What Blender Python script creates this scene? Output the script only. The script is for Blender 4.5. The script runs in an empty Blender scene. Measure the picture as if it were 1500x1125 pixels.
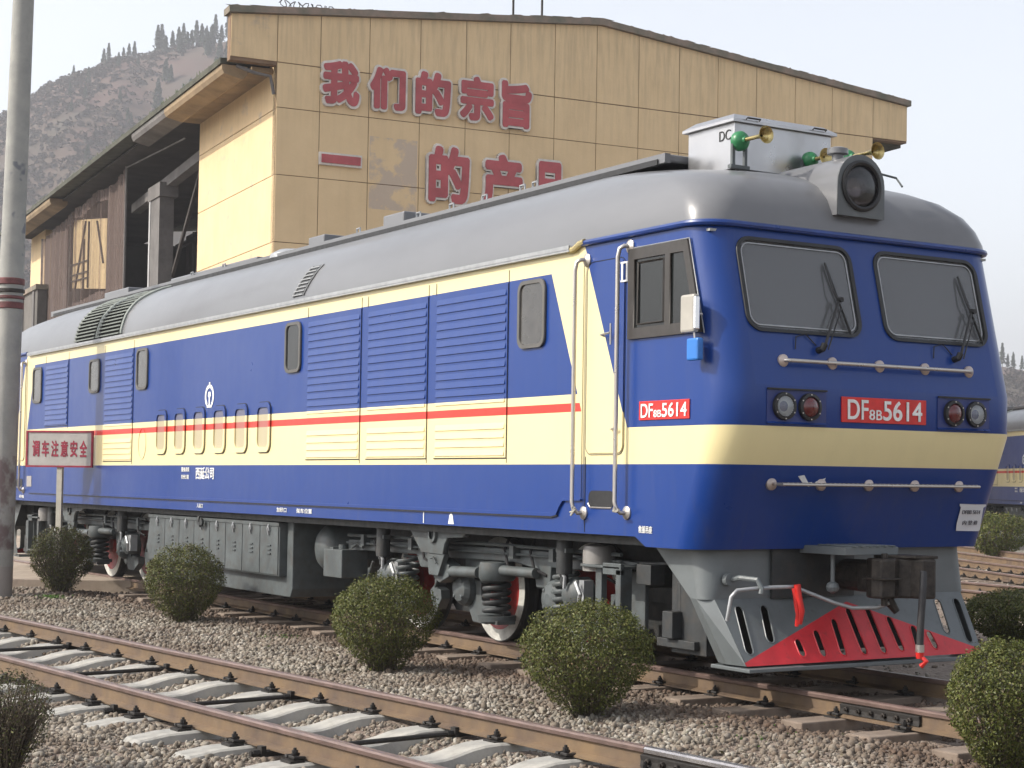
import bpy, bmesh, math, random
import numpy as np
from mathutils import Vector, Matrix
random.seed(7); rng = np.random.default_rng(7)
SC = bpy.context.scene
COL = SC.collection
R = math.radians

# ---------------------------------------------------------------- camera
cd = bpy.data.cameras.new("camera"); cam = bpy.data.objects.new("camera", cd); COL.objects.link(cam)
yaw, pit, rol = 2.5379191, 0.0351862, 0.0125635
F = Vector((math.cos(pit)*math.cos(yaw), math.cos(pit)*math.sin(yaw), math.sin(pit)))
Rt = F.cross(Vector((0, 0, 1))).normalized(); Up = Rt.cross(F)
R2 = Rt*math.cos(rol) + Up*math.sin(rol); U2 = -Rt*math.sin(rol) + Up*math.cos(rol)
M = Matrix((( R2.x, U2.x, -F.x, 21.491), (R2.y, U2.y, -F.y, -9.5964), (R2.z, U2.z, -F.z, 1.6295), (0, 0, 0, 1)))
cam.matrix_world = M
cd.sensor_fit = 'HORIZONTAL'; cd.sensor_width = 36; cd.lens = 62.506
cd.shift_x = -0.16621; cd.shift_y = 0.03492
cd.clip_start = 0.1; cd.clip_end = 6000
SC.camera = cam

HAZE = 0.0006
# ---------------------------------------------------------------- world, sun, exposure
SUN_AZ, SUN_EL = R(-110), R(38)
sv = Vector((math.cos(SUN_EL)*math.cos(SUN_AZ), math.cos(SUN_EL)*math.sin(SUN_AZ), math.sin(SUN_EL)))
w = bpy.data.worlds.new("World"); SC.world = w; w.use_nodes = True
wn, wl = w.node_tree.nodes, w.node_tree.links
bg = wn["Background"]
sky = wn.new("ShaderNodeTexSky"); sky.sky_type = 'NISHITA'; sky.sun_disc = False
sky.sun_elevation = SUN_EL; sky.sun_rotation = math.atan2(sv.x, sv.y)
sky.air_density = 1.0; sky.dust_density = 2.5; sky.ozone_density = 1.0
hs = wn.new("ShaderNodeHueSaturation"); hs.inputs["Saturation"].default_value = 0.34
wl.new(sky.outputs[0], hs.inputs["Color"]); wl.new(hs.outputs[0], bg.inputs[0])
bg.inputs[1].default_value = 0.15
sd = bpy.data.lights.new("sun", 'SUN'); so = bpy.data.objects.new("sun", sd); COL.objects.link(so)
sd.energy = 2.6; sd.angle = R(0.8); sd.color = (1.0, 0.93, 0.82)
so.rotation_euler = (-sv).to_track_quat('-Z', 'Y').to_euler(); so.location = (0, 0, 60)
SC.view_settings.view_transform = 'Standard'; SC.view_settings.look = 'None'
SC.view_settings.exposure = 0.93; SC.view_settings.gamma = 1.0; SC.view_settings.use_curve_mapping = False

# ---------------------------------------------------------------- node material helpers
class E:
    """tiny expression wrapper around a float socket"""
    def __init__(s, nt, sock): s.nt, s.s = nt, sock
    def op(s, o, *a):
        n = s.nt.nodes.new("ShaderNodeMath"); n.operation = o
        for i, v in enumerate((s,)+a):
            if isinstance(v, E): s.nt.links.new(v.s, n.inputs[i])
            else: n.inputs[i].default_value = v
        return E(s.nt, n.outputs[0])
    def __add__(s, o): return s.op('ADD', o)
    def __sub__(s, o): return s.op('SUBTRACT', o)
    def __mul__(s, o): return s.op('MULTIPLY', o)
    def gt(s, o): return s.op('GREATER_THAN', o)
    def lt(s, o): return s.op('LESS_THAN', o)
    def abs(s): return s.op('ABSOLUTE')
    def mx(s, o): return s.op('MAXIMUM', o)
    def mn(s, o): return s.op('MINIMUM', o)

def newmat(name):
    m = bpy.data.materials.new(name); m.use_nodes = True
    return m, m.node_tree, m.node_tree.nodes["Principled BSDF"]
def link(nt, a, b): nt.links.new(a.s if isinstance(a, E) else a, b)
def objxyz(nt):
    tc = nt.nodes.new("ShaderNodeTexCoord"); sp = nt.nodes.new("ShaderNodeSeparateXYZ")
    nt.links.new(tc.outputs["Object"], sp.inputs[0])
    return tc.outputs["Object"], [E(nt, sp.outputs[i]) for i in range(3)]
def noise(nt, co, scale, detail=4, stretch=None, rough=.6):
    if stretch:
        mp = nt.nodes.new("ShaderNodeMapping"); mp.inputs["Scale"].default_value = stretch
        nt.links.new(co, mp.inputs[0]); co = mp.outputs[0]
    n = nt.nodes.new("ShaderNodeTexNoise"); n.inputs["Scale"].default_value = scale
    n.inputs["Detail"].default_value = detail; n.inputs["Roughness"].default_value = rough
    nt.links.new(co, n.inputs["Vector"]); return E(nt, n.outputs["Fac"])
def ramp(nt, e, a, b):
    n = nt.nodes.new("ShaderNodeMapRange"); n.inputs[1].default_value = a; n.inputs[2].default_value = b
    link(nt, e, n.inputs[0]); return E(nt, n.outputs[0])
def mixc(nt, f, a, b, mode='MIX'):
    n = nt.nodes.new("ShaderNodeMix"); n.data_type = 'RGBA'; n.blend_type = mode
    if isinstance(f, E): link(nt, f, n.inputs[0])
    else: n.inputs[0].default_value = f
    for v, i in ((a, 6), (b, 7)):
        if hasattr(v, 'links') or hasattr(v, 'is_linked'): nt.links.new(v, n.inputs[i])
        else: n.inputs[i].default_value = (*v, 1)
    return n.outputs[2]
def bump(nt, bs, h, strength=.3, dist=.02):
    b = nt.nodes.new("ShaderNodeBump"); b.inputs["Strength"].default_value = strength
    b.inputs["Distance"].default_value = dist; link(nt, h, b.inputs["Height"])
    nt.links.new(b.outputs[0], bs.inputs["Normal"])

def paint(name, col, rough=.45, metal=0., var=.12, scale=3., col2=None, bmp=0., bscale=60, coat=0, stretch=None, dirt=0, rvar=1.):
    m, nt, bs = newmat(name)
    co, xyz = objxyz(nt)
    n = ramp(nt, noise(nt, co, scale, 5, stretch), .32, .68)
    c2 = col2 or tuple(c*(1-var*1.8) for c in col)
    c = mixc(nt, n, tuple(min(1, x*(1+var*.5)) for x in col), c2)
    if dirt:
        d = ramp(nt, noise(nt, co, 9, 6), .48, .75)*dirt
        c = mixc(nt, d, c, (.06, .05, .04))
    nt.links.new(c, bs.inputs["Base Color"])
    rr = ramp(nt, noise(nt, co, scale*2.3, 3), .3, .7)
    mr = nt.nodes.new("ShaderNodeMapRange"); mr.inputs[3].default_value = max(.02, rough-.08*rvar); mr.inputs[4].default_value = min(1, rough+.1*rvar)
    link(nt, rr, mr.inputs[0]); nt.links.new(mr.outputs[0], bs.inputs["Roughness"])
    bs.inputs["Metallic"].default_value = metal
    if coat: bs.inputs["Coat Weight"].default_value = coat; bs.inputs["Coat Roughness"].default_value = .12
    if bmp: bump(nt, bs, noise(nt, co, bscale, 4), bmp, .01)
    return m

BLUE = (.002, .033, .19); CREAM = (.72, .62, .34); RED = (.62, .035, .02); GREY = (.155, .165, .165)
def livery(name, grey_mix=0.):
    m, nt, bs = newmat(name)
    co, (x, y, z) = objxyz(nt)
    # blue panel between the slanted cream bands
    f1 = x.lt(z*-.436 + (8.26+2.38*.436)); f2 = x.gt(z*.364 + (-9.81-2.4*.364))
    blue_mid = f1*f2*z.gt(2.385)*z.lt(3.475)
    # cabs beyond the slanted bands
    cabf = x.gt(z*-.448 + (9.05+2.10*.448)); cabr = x.lt(z*.448 + (-10.6-2.10*.448))
    blue_cab = cabf.mx(cabr)*z.gt(2.08)
    low = z.lt(1.775)
    isblue = blue_mid.mx(blue_cab).mx(low)
    red = z.gt(2.232)*z.lt(2.308)*x.gt(z*.364-10.35)*x.lt(z*-.436+9.30)
    c = mixc(nt, isblue, CREAM, BLUE); c = mixc(nt, red, c, RED)
    # weathering: fine vertical streaks and a few large clouds of dust
    st = ramp(nt, noise(nt, co, 2.2, 6, (3.2, 3.2, .28)), .46, .8)
    lg = ramp(nt, noise(nt, co, .55, 3), .38, .72)
    gr = ramp(nt, noise(nt, co, 5, 4, (2, 2, .5)), .55, .8)*ramp(nt, z*-1.0, -1.75, -1.1)
    c = mixc(nt, st*.05, c, (.16, .15, .13)); c = mixc(nt, lg*(.03), c, (.22, .2, .19)); c = mixc(nt, gr*.25, c, (.10, .085, .07))
    if grey_mix: c = mixc(nt, grey_mix, c, (.20, .18, .16))
    nt.links.new(c, bs.inputs["Base Color"])
    mr = nt.nodes.new("ShaderNodeMapRange"); mr.inputs[3].default_value = .22; mr.inputs[4].default_value = .42
    link(nt, noise(nt, co, 1.6, 5), mr.inputs[0]); nt.links.new(mr.outputs[0], bs.inputs["Roughness"])
    bs.inputs["Coat Weight"].default_value = .12; bs.inputs["Coat Roughness"].default_value = .1; bs.inputs["Specular IOR Level"].default_value = .38
    bump(nt, bs, noise(nt, co, 1.6, 2, (1, 1, .8)), .4, .012)
    return m
MT = {}
MT['livery'] = livery("livery_paint"); MT['livery_greyed'] = livery("livery_paint_greyed", .55)  # port inserts use a livery copy mixed towards dark grey
MT['blue'] = paint("blue_gloss_paint", BLUE, .35, coat=.3)
MT['roof'] = paint("roof_grey_paint", (.145, .147, .155), .3, var=.12, scale=.8, coat=.15, stretch=(.25, 1.2, 1.2), dirt=.0, rvar=.25)
MT['under'] = paint("underframe_grey_paint", (.082, .095, .098), .5, var=.2, scale=4, dirt=.6)
MT['underdk'] = paint("grimy_frame_paint", (.03, .033, .035), .6, var=.2, scale=5, dirt=.6)
MT['skirt'] = paint("skirt_grey_paint", (.125, .14, .145), .48, var=.08, scale=3, dirt=.12)
MT['black'] = paint("black_rubber", (.012, .012, .013), .5)
MT['steel'] = paint("stainless_tube", (.5, .47, .44), .33, metal=.8, var=.03, scale=5)
MT['box'] = paint("brushed_stainless_sheet", (.46, .46, .47), .33, metal=.9, var=.03, scale=2, stretch=(1, 1, .2))
MT['galv'] = paint("galvanised_trim", (.36, .37, .38), .4, metal=.3, scale=8)
MT['brass'] = paint("polished_brass", (.50, .40, .18), .3, metal=1, scale=20)
MT['green'] = paint("horn_green_paint", (.02, .17, .06), .4)
MT['redp'] = paint("red_plate_paint", (.62, .02, .015), .4, scale=8)
MT['wred'] = paint("wheel_red_paint", (.28, .012, .01), .5, scale=8, dirt=.4)
MT['white'] = paint("white_lettering", (.78, .78, .76), .5, scale=12)
MT['wtyre'] = paint("white_tyre_paint", (.55, .54, .5), .5, scale=10, dirt=.4)
MT['frame'] = paint("anodised_window_frame", (.035, .03, .026), .4, scale=8)
MT['iron'] = paint("grimy_cast_iron", (.042, .034, .028), .55, var=.4, scale=16, metal=.3, bmp=.3, bscale=50)
MT['paper'] = paint("paper_sheet", (.66, .67, .70), .8, var=.04)
MT['ink'] = paint("grey_ink", (.2, .2, .22), .8)
MT['boss'] = paint('boss_pinkish_steel', (.5, .42, .38), .35, metal=.6)
MT['mirror'] = paint("mirror_back_plastic", (.38, .36, .32), .5)
MT['litblue'] = paint("light_blue_plastic", (.02, .16, .52), .45)
MT['lampred'] = paint("red_lamp_lens", (.10, .005, .008), .12, coat=.8)
MT['hose'] = paint("hose_rubber", (.025, .024, .026), .6, bmp=.2, bscale=80)
def glass(name, col, rough=.04):
    m, nt, bs = newmat(name); co, _ = objxyz(nt)
    c = mixc(nt, ramp(nt, noise(nt, co, 2.0, 3), .3, .7), tuple(v*1.25 for v in col), tuple(v*.7 for v in col))
    nt.links.new(c, bs.inputs["Base Color"]); bs.inputs["Roughness"].default_value = rough
    bs.inputs["IOR"].default_value = 1.45; bs.inputs["Coat Weight"].default_value = .1
    bs.inputs["Coat Roughness"].default_value = .02
    return m
MT['glass'] = glass("dark_window_glass", (.008, .010, .010), .05)
MT['glassdusty'] = paint("dusty_window_glass", (.045, .042, .038), .2, var=.3, scale=5, coat=.6)
def clear_glass(name, tint=(.75, .8, .8), pale_mix=.13):
    m = bpy.data.materials.new(name); m.use_nodes = True; nt = m.node_tree; nt.nodes.clear()
    o = nt.nodes.new("ShaderNodeOutputMaterial"); g = nt.nodes.new("ShaderNodeBsdfGlossy"); t = nt.nodes.new("ShaderNodeBsdfTransparent")
    d = nt.nodes.new("ShaderNodeBsdfDiffuse"); d.inputs[0].default_value = (.55, .57, .6, 1)  # pale diffuse share mixed into the glass
    mx = nt.nodes.new("ShaderNodeMixShader"); mx2 = nt.nodes.new("ShaderNodeMixShader"); fr = nt.nodes.new("ShaderNodeFresnel")
    fr.inputs[0].default_value = 1.6; t.inputs[0].default_value = (*tint, 1); g.inputs[1].default_value = .02; mx2.inputs[0].default_value = pale_mix
    nt.links.new(t.outputs[0], mx2.inputs[1]); nt.links.new(d.outputs[0], mx2.inputs[2])
    nt.links.new(fr.outputs[0], mx.inputs[0]); nt.links.new(mx2.outputs[0], mx.inputs[1]); nt.links.new(g.outputs[0], mx.inputs[2])
    nt.links.new(mx.outputs[0], o.inputs[0]); return m
MT['clear'] = clear_glass("windscreen_glass", (.8, .84, .84), .2)
MT['lampwhite'] = paint('headlamp_bowl_painted_bright', (.85, .85, .86), .3, var=.02)  # white put into the colour for the sky mirrored in the bowl
MT['chrome'] = paint("lamp_reflector", (.8, .8, .82), .12, metal=1, var=.02)

# ---------------------------------------------------------------- mesh helpers
class B:
    def __init__(s, xf=None): s.v, s.f, s.xf = [], [], xf
    def add(s, vs, fs):
        n = len(s.v); s.v += [tuple(v) for v in vs]; s.f += [tuple(i+n for i in f) for f in fs]; return s
    def box(s, x0, x1, y0, y1, z0, z1):
        return s.add([(x0,y0,z0),(x1,y0,z0),(x1,y1,z0),(x0,y1,z0),(x0,y0,z1),(x1,y0,z1),(x1,y1,z1),(x0,y1,z1)],
                     [(0,3,2,1),(4,5,6,7),(0,1,5,4),(1,2,6,5),(2,3,7,6),(3,0,4,7)])
    def prism(s, pts, a, b, axis='y'):
        """polygon pts (2-D) extruded from a to b along axis"""
        def mk(p, t): return {'y': (p[0], t, p[1]), 'x': (t, p[0], p[1]), 'z': (p[0], p[1], t)}[axis]
        n = len(pts); vs = [mk(p, a) for p in pts]+[mk(p, b) for p in pts]
        fs = [tuple(range(n)), tuple(range(2*n-1, n-1, -1))]+[(i, n+i, n+(i+1) % n, (i+1) % n) for i in range(n)]
        return s.add(vs, fs)
    def lathe(s, prof, c, axis='y', n=28, cap=True):
        """prof: list of (radius, t) around axis through c"""
        vs, fs = [], []
        for r, t in prof:
            for k in range(n):
                a = 2*math.pi*k/n; u, w_ = r*math.cos(a), r*math.sin(a)
                if axis == 'y': vs.append((c[0]+u, c[1]+t, c[2]+w_))
                elif axis == 'x': vs.append((c[0]+t, c[1]+u, c[2]+w_))
                else: vs.append((c[0]+u, c[1]+w_, c[2]+t))
        for j in range(len(prof)-1):
            for k in range(n): fs.append((j*n+k, j*n+(k+1) % n, (j+1)*n+(k+1) % n, (j+1)*n+k))
        if cap:
            fs.append(tuple(range(n))[::-1]); fs.append(tuple(range((len(prof)-1)*n, len(prof)*n)))
        return s.add(vs, fs)
    def cyl(s, p0, p1, r0, r1=None, n=16):
        r1 = r0 if r1 is None else r1
        p0, p1 = Vector(p0), Vector(p1); d = (p1-p0).normalized()
        a = d.orthogonal().normalized(); b = d.cross(a); vs = []
        for p, r in ((p0, r0), (p1, r1)):
            for k in range(n):
                t = 2*math.pi*k/n; vs.append(p+a*r*math.cos(t)+b*r*math.sin(t))
        fs = [(k, (k+1) % n, n+(k+1) % n, n+k) for k in range(n)]+[tuple(range(n))[::-1], tuple(range(n, 2*n))]
        return s.add(vs, fs)
    def tube(s, pts, r, n=10, closed=False):
        pts = [Vector(p) for p in pts]; vs, fs = [], []; m = len(pts); a = None
        for i, p in enumerate(pts):
            q0 = pts[i-1] if (i or closed) else p; q1 = pts[(i+1) % m] if (i < m-1 or closed) else p
            d = (q1-q0).normalized()
            a = d.orthogonal().normalized() if a is None else (a-d*a.dot(d)).normalized()
            b = d.cross(a)
            for k in range(n):
                t = 2*math.pi*k/n; vs.append(p+a*r*math.cos(t)+b*r*math.sin(t))
        for i in range(m if closed else m-1):
            j = (i+1) % m
            for k in range(n): fs.append((i*n+k, i*n+(k+1) % n, j*n+(k+1) % n, j*n+k))
        if not closed: fs += [tuple(range(n))[::-1], tuple(range((m-1)*n, m*n))]
        return s.add(vs, fs)
    def build(s, name, mat, parent=None, smooth=None, bevel=0, fix=True):
        me = bpy.data.meshes.new(name)
        vs = [s.xf(v) for v in s.v] if s.xf else s.v
        me.from_pydata(vs, [], s.f)
        if fix:
            bm = bmesh.new(); bm.from_mesh(me); bmesh.ops.recalc_face_normals(bm, faces=bm.faces); bm.to_mesh(me); bm.free()
        return finish(name, me, mat, parent, smooth, bevel)
def finish(name, me, mat, parent=None, smooth=None, bevel=0):
    o = bpy.data.objects.new(name, me); COL.objects.link(o)
    me.materials.append(MT[mat] if isinstance(mat, str) else mat)
    if smooth:
        me.shade_smooth(); me.set_sharp_from_angle(angle=R(smooth))
    if parent: o.parent = parent
    if bevel:
        b = o.modifiers.new("bevel", 'BEVEL'); b.width = bevel; b.segments = 2; b.limit_method = 'ANGLE'; b.angle_limit = R(40)
    return o
def tag(o, label=None, cat=None, group=None, kind=None):
    for k, v in (('label', label), ('category', cat), ('group', group), ('kind', kind)):
        if v: o[k] = v
    return o
def empty(name, loc=(0, 0, 0), rz=0, label=None, cat=None, group=None):
    o = bpy.data.objects.new(name, None); COL.objects.link(o); o.location = loc; o.rotation_euler.z = rz
    o.empty_display_size = .2
    return tag(o, label, cat, group)
def copy_tree(o, parent=None):
    c = o.copy(); COL.objects.link(c)
    if parent: c.parent = parent; c.matrix_parent_inverse = o.matrix_parent_inverse
    for ch in [k for k in o.children]: copy_tree(ch, c)
    return c
def rrect(x0, x1, y0, y1, r, n=5):
    P = []
    for cx, cy, a0 in ((x1-r, y0+r, -90), (x1-r, y1-r, 0), (x0+r, y1-r, 90), (x0+r, y0+r, 180)):
        for k in range(n+1):
            a = R(a0+90*k/n); P.append((cx+r*math.cos(a), cy+r*math.sin(a)))
    return P
def pill(x0, z0, x1, z1, r, n=6):
    """rounded slot from (x0,z0) bottom to (x1,z1) top"""
    a = math.atan2(z1-z0, x1-x0); P = []
    for k in range(n+1): t = a-math.pi/2+math.pi*k/n; P.append((x1+r*math.cos(t), z1+r*math.sin(t)))
    for k in range(n+1): t = a+math.pi/2+math.pi*k/n; P.append((x0+r*math.cos(t), z0+r*math.sin(t)))
    return P
def plate_mesh(name, loops, thick):
    """flat plate with holes: first loop outer; returns mesh in XY, extruded +-thick/2"""
    cu = bpy.data.curves.new(name, 'CURVE'); cu.dimensions = '2D'; cu.fill_mode = 'BOTH'; cu.extrude = thick/2
    for lp in loops:
        sp = cu.splines.new('POLY'); sp.points.add(len(lp)-1); sp.use_cyclic_u = True
        for i, p in enumerate(lp): sp.points[i].co = (p[0], p[1], 0, 1)
    o = bpy.data.objects.new(name, cu); COL.objects.link(o)
    dg = bpy.context.evaluated_depsgraph_get(); me = bpy.data.meshes.new_from_object(o.evaluated_get(dg))
    bpy.data.objects.remove(o); me.name = name
    return me
def mapmesh(me, fn):
    for v in me.vertices: v.co = fn(v.co)
    bm = bmesh.new(); bm.from_mesh(me); bmesh.ops.remove_doubles(bm, verts=bm.verts, dist=1e-5)
    bmesh.ops.recalc_face_normals(bm, faces=bm.faces); bm.to_mesh(me); bm.free()
    return me
def plate(name, loops, thick, fn, mat, parent=None):
    return finish(name, mapmesh(plate_mesh(name, loops, thick), fn), mat, parent)
def text_mesh(body, size, thick=.004, bold=0., width=None, align='LEFT'):
    cu = bpy.data.curves.new("txt", 'FONT'); cu.body = body; cu.size = size; cu.extrude = thick/2; cu.offset = bold
    cu.align_x = align
    o = bpy.data.objects.new("txt", cu); COL.objects.link(o)
    dg = bpy.context.evaluated_depsgraph_get(); me = bpy.data.meshes.new_from_object(o.evaluated_get(dg))
    bpy.data.objects.remove(o)
    return me
def fit_text(name, body, x0, x1, z0, z1, fn, mat, parent=None, thick=.006, bold=0.):
    """text squeezed into the rectangle x0..x1, z0..z1 (in the plate's own plane), then mapped to 3-D by fn"""
    me = text_mesh(body, 1., thick, 0)
    if bold:      # thicken the strokes: copies shifted round a small circle, each a hair proud of the last
        bm = bmesh.new(); bm.from_mesh(me); src = me.copy(); n = 12 if bold > .03 else 8
        for k in range(n):
            m2 = src.copy(); rr = bold*(1.25 if n == 12 and k % 3 == 1 else 1)
            for v in m2.vertices:
                v.co.x += bold*math.cos(2*math.pi*(k+.5)/n); v.co.y += bold*math.sin(2*math.pi*(k+.5)/n)
                v.co.z += (k+1)*thick*.012*(1 if v.co.z > 0 else -1)
            bm.from_mesh(m2); bpy.data.meshes.remove(m2)
        bm.to_mesh(me); bm.free()
    co = np.array([v.co[:] for v in me.vertices]); mn, mx = co.min(0), co.max(0)
    for v in me.vertices:
        a = (v.co.x-mn[0])/(mx[0]-mn[0]); b = (v.co.y-mn[1])/(mx[1]-mn[1])
        v.co = fn(Vector((x0+(x1-x0)*a, z0+(z1-z0)*b, v.co.z)))
    me.name = name
    return finish(name, me, mat, parent)

# ================================================================= LOCOMOTIVE
HW = 1.58; XC2 = -1.55                       # half width; mirrored end: x -> XC2 - x
MIR = lambda v: (XC2-v[0], -v[1], v[2])      # the far end is the near end turned round
def Fz(z):
    if z >= 2.40: return 10.46-.262*(z-2.40)
    if z >= 2.05: return 10.46
    return 10.46-.41*(2.05-z)
loco = empty('locomotive', (0, 0, 0), 0, 'long blue and cream diesel locomotive with grey roof standing closest on the second track', 'locomotive', 'diesel locomotives')

def ring(F_, r, hw, stations, n=8):
    """half ring on the near side, returned as full closed loop"""
    near = [(x, -hw) for x in stations]
    arc = [(F_-r+r*math.sin(t), -(hw-r)-r*math.cos(t)) for t in [math.pi/2*k/n for k in range(n+1)]]
    arc2 = [(x, -y) for x, y in arc[::-1]]
    h1 = near+arc+arc2+[(x, hw) for x in stations[::-1]]
    rear = [(XC2-x, -y) for x, y in (arc+arc2)]
    return h1+rear
ST = [XC2-9.36, XC2-9.2, -9, -6, -3, 0, 3, 6, 9.2, 9.36]
levels = [1.10, 1.18, 1.5, 1.775, 2.05, 2.40, 2.8, 3.2, 3.665]
b = B(); rings = []
for z in levels:
    rg = ring(Fz(z), .28, HW, ST)
    L = []
    for x, y in rg:
        zz = z
        if z < 1.15 and XC2-9.36+.01 < x < 9.35: zz = 1.179
        L.append((x, y, zz))
    rings.append(L)
N = len(rings[0])
for L in rings: b.v += L
for j in range(len(rings)-1):
    for k in range(N): b.f.append((j*N+k, j*N+(k+1) % N, (j+1)*N+(k+1) % N, (j+1)*N+k))
# leave the windscreen panel open between 2.8 and 3.2 rows: cut later by building the front panel separately
def is_front(f):
    pts = [b.v[i] for i in f]
    return all(p[2] >= 2.399 for p in pts) and all(abs(p[1]) <= HW-.28+1e-4 for p in pts) and (min(p[0] for p in pts) > 9.9 or max(p[0] for p in pts) < XC2-9.9)
b.f = [f for f in b.f if not is_front(f)]
body = b.build('body_shell', 'livery', loco, smooth=35)
# front panels with two windscreen openings, both ends
def wsl(s, g=0.): return [(s*p[0], p[1]) for p in rrect(.14-g, 1.285+g, 2.845-g, 3.58+g, .12+g, 6)]
for e, xf in enumerate((lambda v: v, MIR)):
    hwf = HW-.28
    fn = lambda c, xf=xf: Vector(xf((Fz(c.y)+c.z-.004, c.x, c.y)))
    o = plate('front_panel', [[(-hwf, 2.40), (hwf, 2.40), (hwf, 3.665), (-hwf, 3.665)], wsl(-1), wsl(1)], .008, fn, 'livery', loco)
    for s in (-1, 1):
        fr = plate('windscreen', [wsl(s, .018), wsl(s, -.010)], .03, lambda c, xf=xf: Vector(xf((Fz(c.y)+c.z+.004, c.x, c.y))), 'black', loco)
        plate('pane', [wsl(s, .012)], .006, lambda c, xf=xf: Vector(xf((Fz(c.y)+c.z-.012, c.x, c.y))), 'clear', fr)
        plate('inner_trim', [wsl(s, -.030), wsl(s, -.040)], .006, lambda c, xf=xf: Vector(xf((Fz(c.y)+c.z-.002, c.x, c.y))), 'galv', fr)
    # cab interior: floor, back wall, desk, seat backs, ceiling
    ib = B(xf); ib.box(9.0, 9.05, -1.5, 1.5, 1.9, 3.6); ib.box(9.05, 10.1, -1.5, 1.5, 3.62, 3.64)
    ib.box(9.05, 10.3, -1.5, 1.5, 2.3, 2.33); ib.build('cab_lining', paint('cab_lining_cream', (.36, .37, .36), .7), loco)
    ib = B(xf); ib.box(9.9, 10.28, -1.35, 1.35, 2.33, 2.80); ib.build('control_desk', paint('desk_grey', (.10, .11, .12), .6), loco)
    ib = B(xf)
    for y in (-.8, .75): ib.box(9.25, 9.4, y-.22, y+.22, 2.5, 3.15)
    ib.build('seat', paint('seat_brown', (.12, .10, .08), .8), loco, bevel=.04)
    ib = B(xf); ib.box(9.055, 9.06, -.35, .35, 2.33, 3.45); ib.build('rear_door', paint('cab_door_pale', (.4, .42, .42), .7), loco)

# roof
Zr = [3.665, 3.76, 3.88, 4.0, 4.12, 4.20, 4.26, 4.32, 4.38, 4.43, 4.47, 4.49]
Ds = [-.015, -.01, .02, .065, .145, .22, .30, .40, .52, .65, .80, 1.1]
Df = [-.015, 0, .035, .10, .22, .38, .58, .84, 1.15, 1.6, 2.1, 2.8]
b = B(); rings = []
for z, ds, df in zip(Zr, Ds, Df):
    F_ = Fz(3.665)-df; hw = HW-ds; r = min(.28+df*.8+ds*.3, hw-.05)
    rg = ring(F_, r, hw, [-9.0, -6.9, -4.7, -3, 0, 3, 6.0, 7.0], 10)
    rings.append([(x, y, z) for x, y in rg])
N = len(rings[0])
for L in rings: b.v += L
for j in range(len(rings)-1):
    for k in range(N): b.f.append((j*N+k, j*N+(k+1) % N, (j+1)*N+(k+1) % N, (j+1)*N+k))
b.f.append(tuple(range((len(rings)-1)*N, len(rings)*N)))
b.build('roof', 'roof', loco, smooth=50)
# gutters
def gut(xf, a, bb, y, z, r, name, mat):
    g = B(xf); g.tube([(a, y, z), (bb, y, z)], r, 8); return g.build(name, mat, loco, smooth=40)
for s in (-1, 1):
    g = B(); g.box(-9.75, 8.16, s*1.575, s*1.63, 3.635, 3.655); g.box(-9.75, 8.16, s*1.615, s*1.635, 3.655, 3.69)
    g.build('gutter', 'galv', loco)
    for xf in (None, MIR):
        g = B(xf); g.tube([(8.12, -1.6, 3.645), (8.22, -1.605, 3.655), (8.3, -1.605, 3.69), (8.38, -1.605, 3.70)], .028, 8)
        g.build('gutter_end', paint('gutter_end_cream', CREAM, .4), loco, smooth=40)
for xf in (None, MIR):
    pts = []
    F_ = Fz(3.66); r = .28
    near = [(8.3, -1.6), (9.3, -1.6)]+[(F_+.02-r+r*math.sin(t), -(1.6-r)-r*math.cos(t)) for t in [math.pi/2*k/8 for k in range(9)]]
    pts = near+[(x, -y) for x, y in near[::-1]]
    g = B(xf); g.tube([(x, y, 3.69) for x, y in pts], .026, 8); g.build('cab_gutter', 'blue', loco, smooth=40)

# roof details
def rbox(name, x0, x1, y0, y1, z0, z1, mat='roof', bev=.02): return B().box(x0, x1, y0, y1, z0, z1).build(name, mat, loco, bevel=bev)
g = B(); 
for s in (-1, 1):
    g.box(-11.2, 8.5, s*.80, s*.86, 4.46, 4.545)
g.build('roof_rail', 'roof', loco)
g = B()
for s in (-1, 1): g.box(-11.0, 8.4, s*.865, s*.875, 4.45, 4.50)
g.build('roof_seam', 'black', loco)
rbox('roof_hatch', 7.05, 8.35, -.78, .78, 4.5, 4.575)
rbox('roof_hatch', 2.55, 3.1, -.8, -.4, 4.5, 4.68); rbox('roof_hatch', .35, .85, -.8, -.3, 4.5, 4.66)
rbox('roof_hatch', -4.9, -1.4, -.8, .8, 4.5, 4.60); rbox('roof_hatch', -8.9, -7.6, -.6, .6, 4.5, 4.72)
B().lathe([(.34, 0), (.33, .06), (.22, .12), (.05, .14)], (-.65, -.55, 4.5), 'z', 20).build('roof_cowl', 'galv', loco, smooth=40)
for x in (1.9, 4.3, 5.05, 5.85, 6.1, -2.6, -3.9, 3.5):
    g = B(); g.tube([(x, -.83, 4.54), (x, -.83, 4.60), (x+.09, -.83, 4.60), (x+.09, -.83, 4.54)], .012, 6); g.build('lifting_eye', 'galv', loco)
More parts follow.
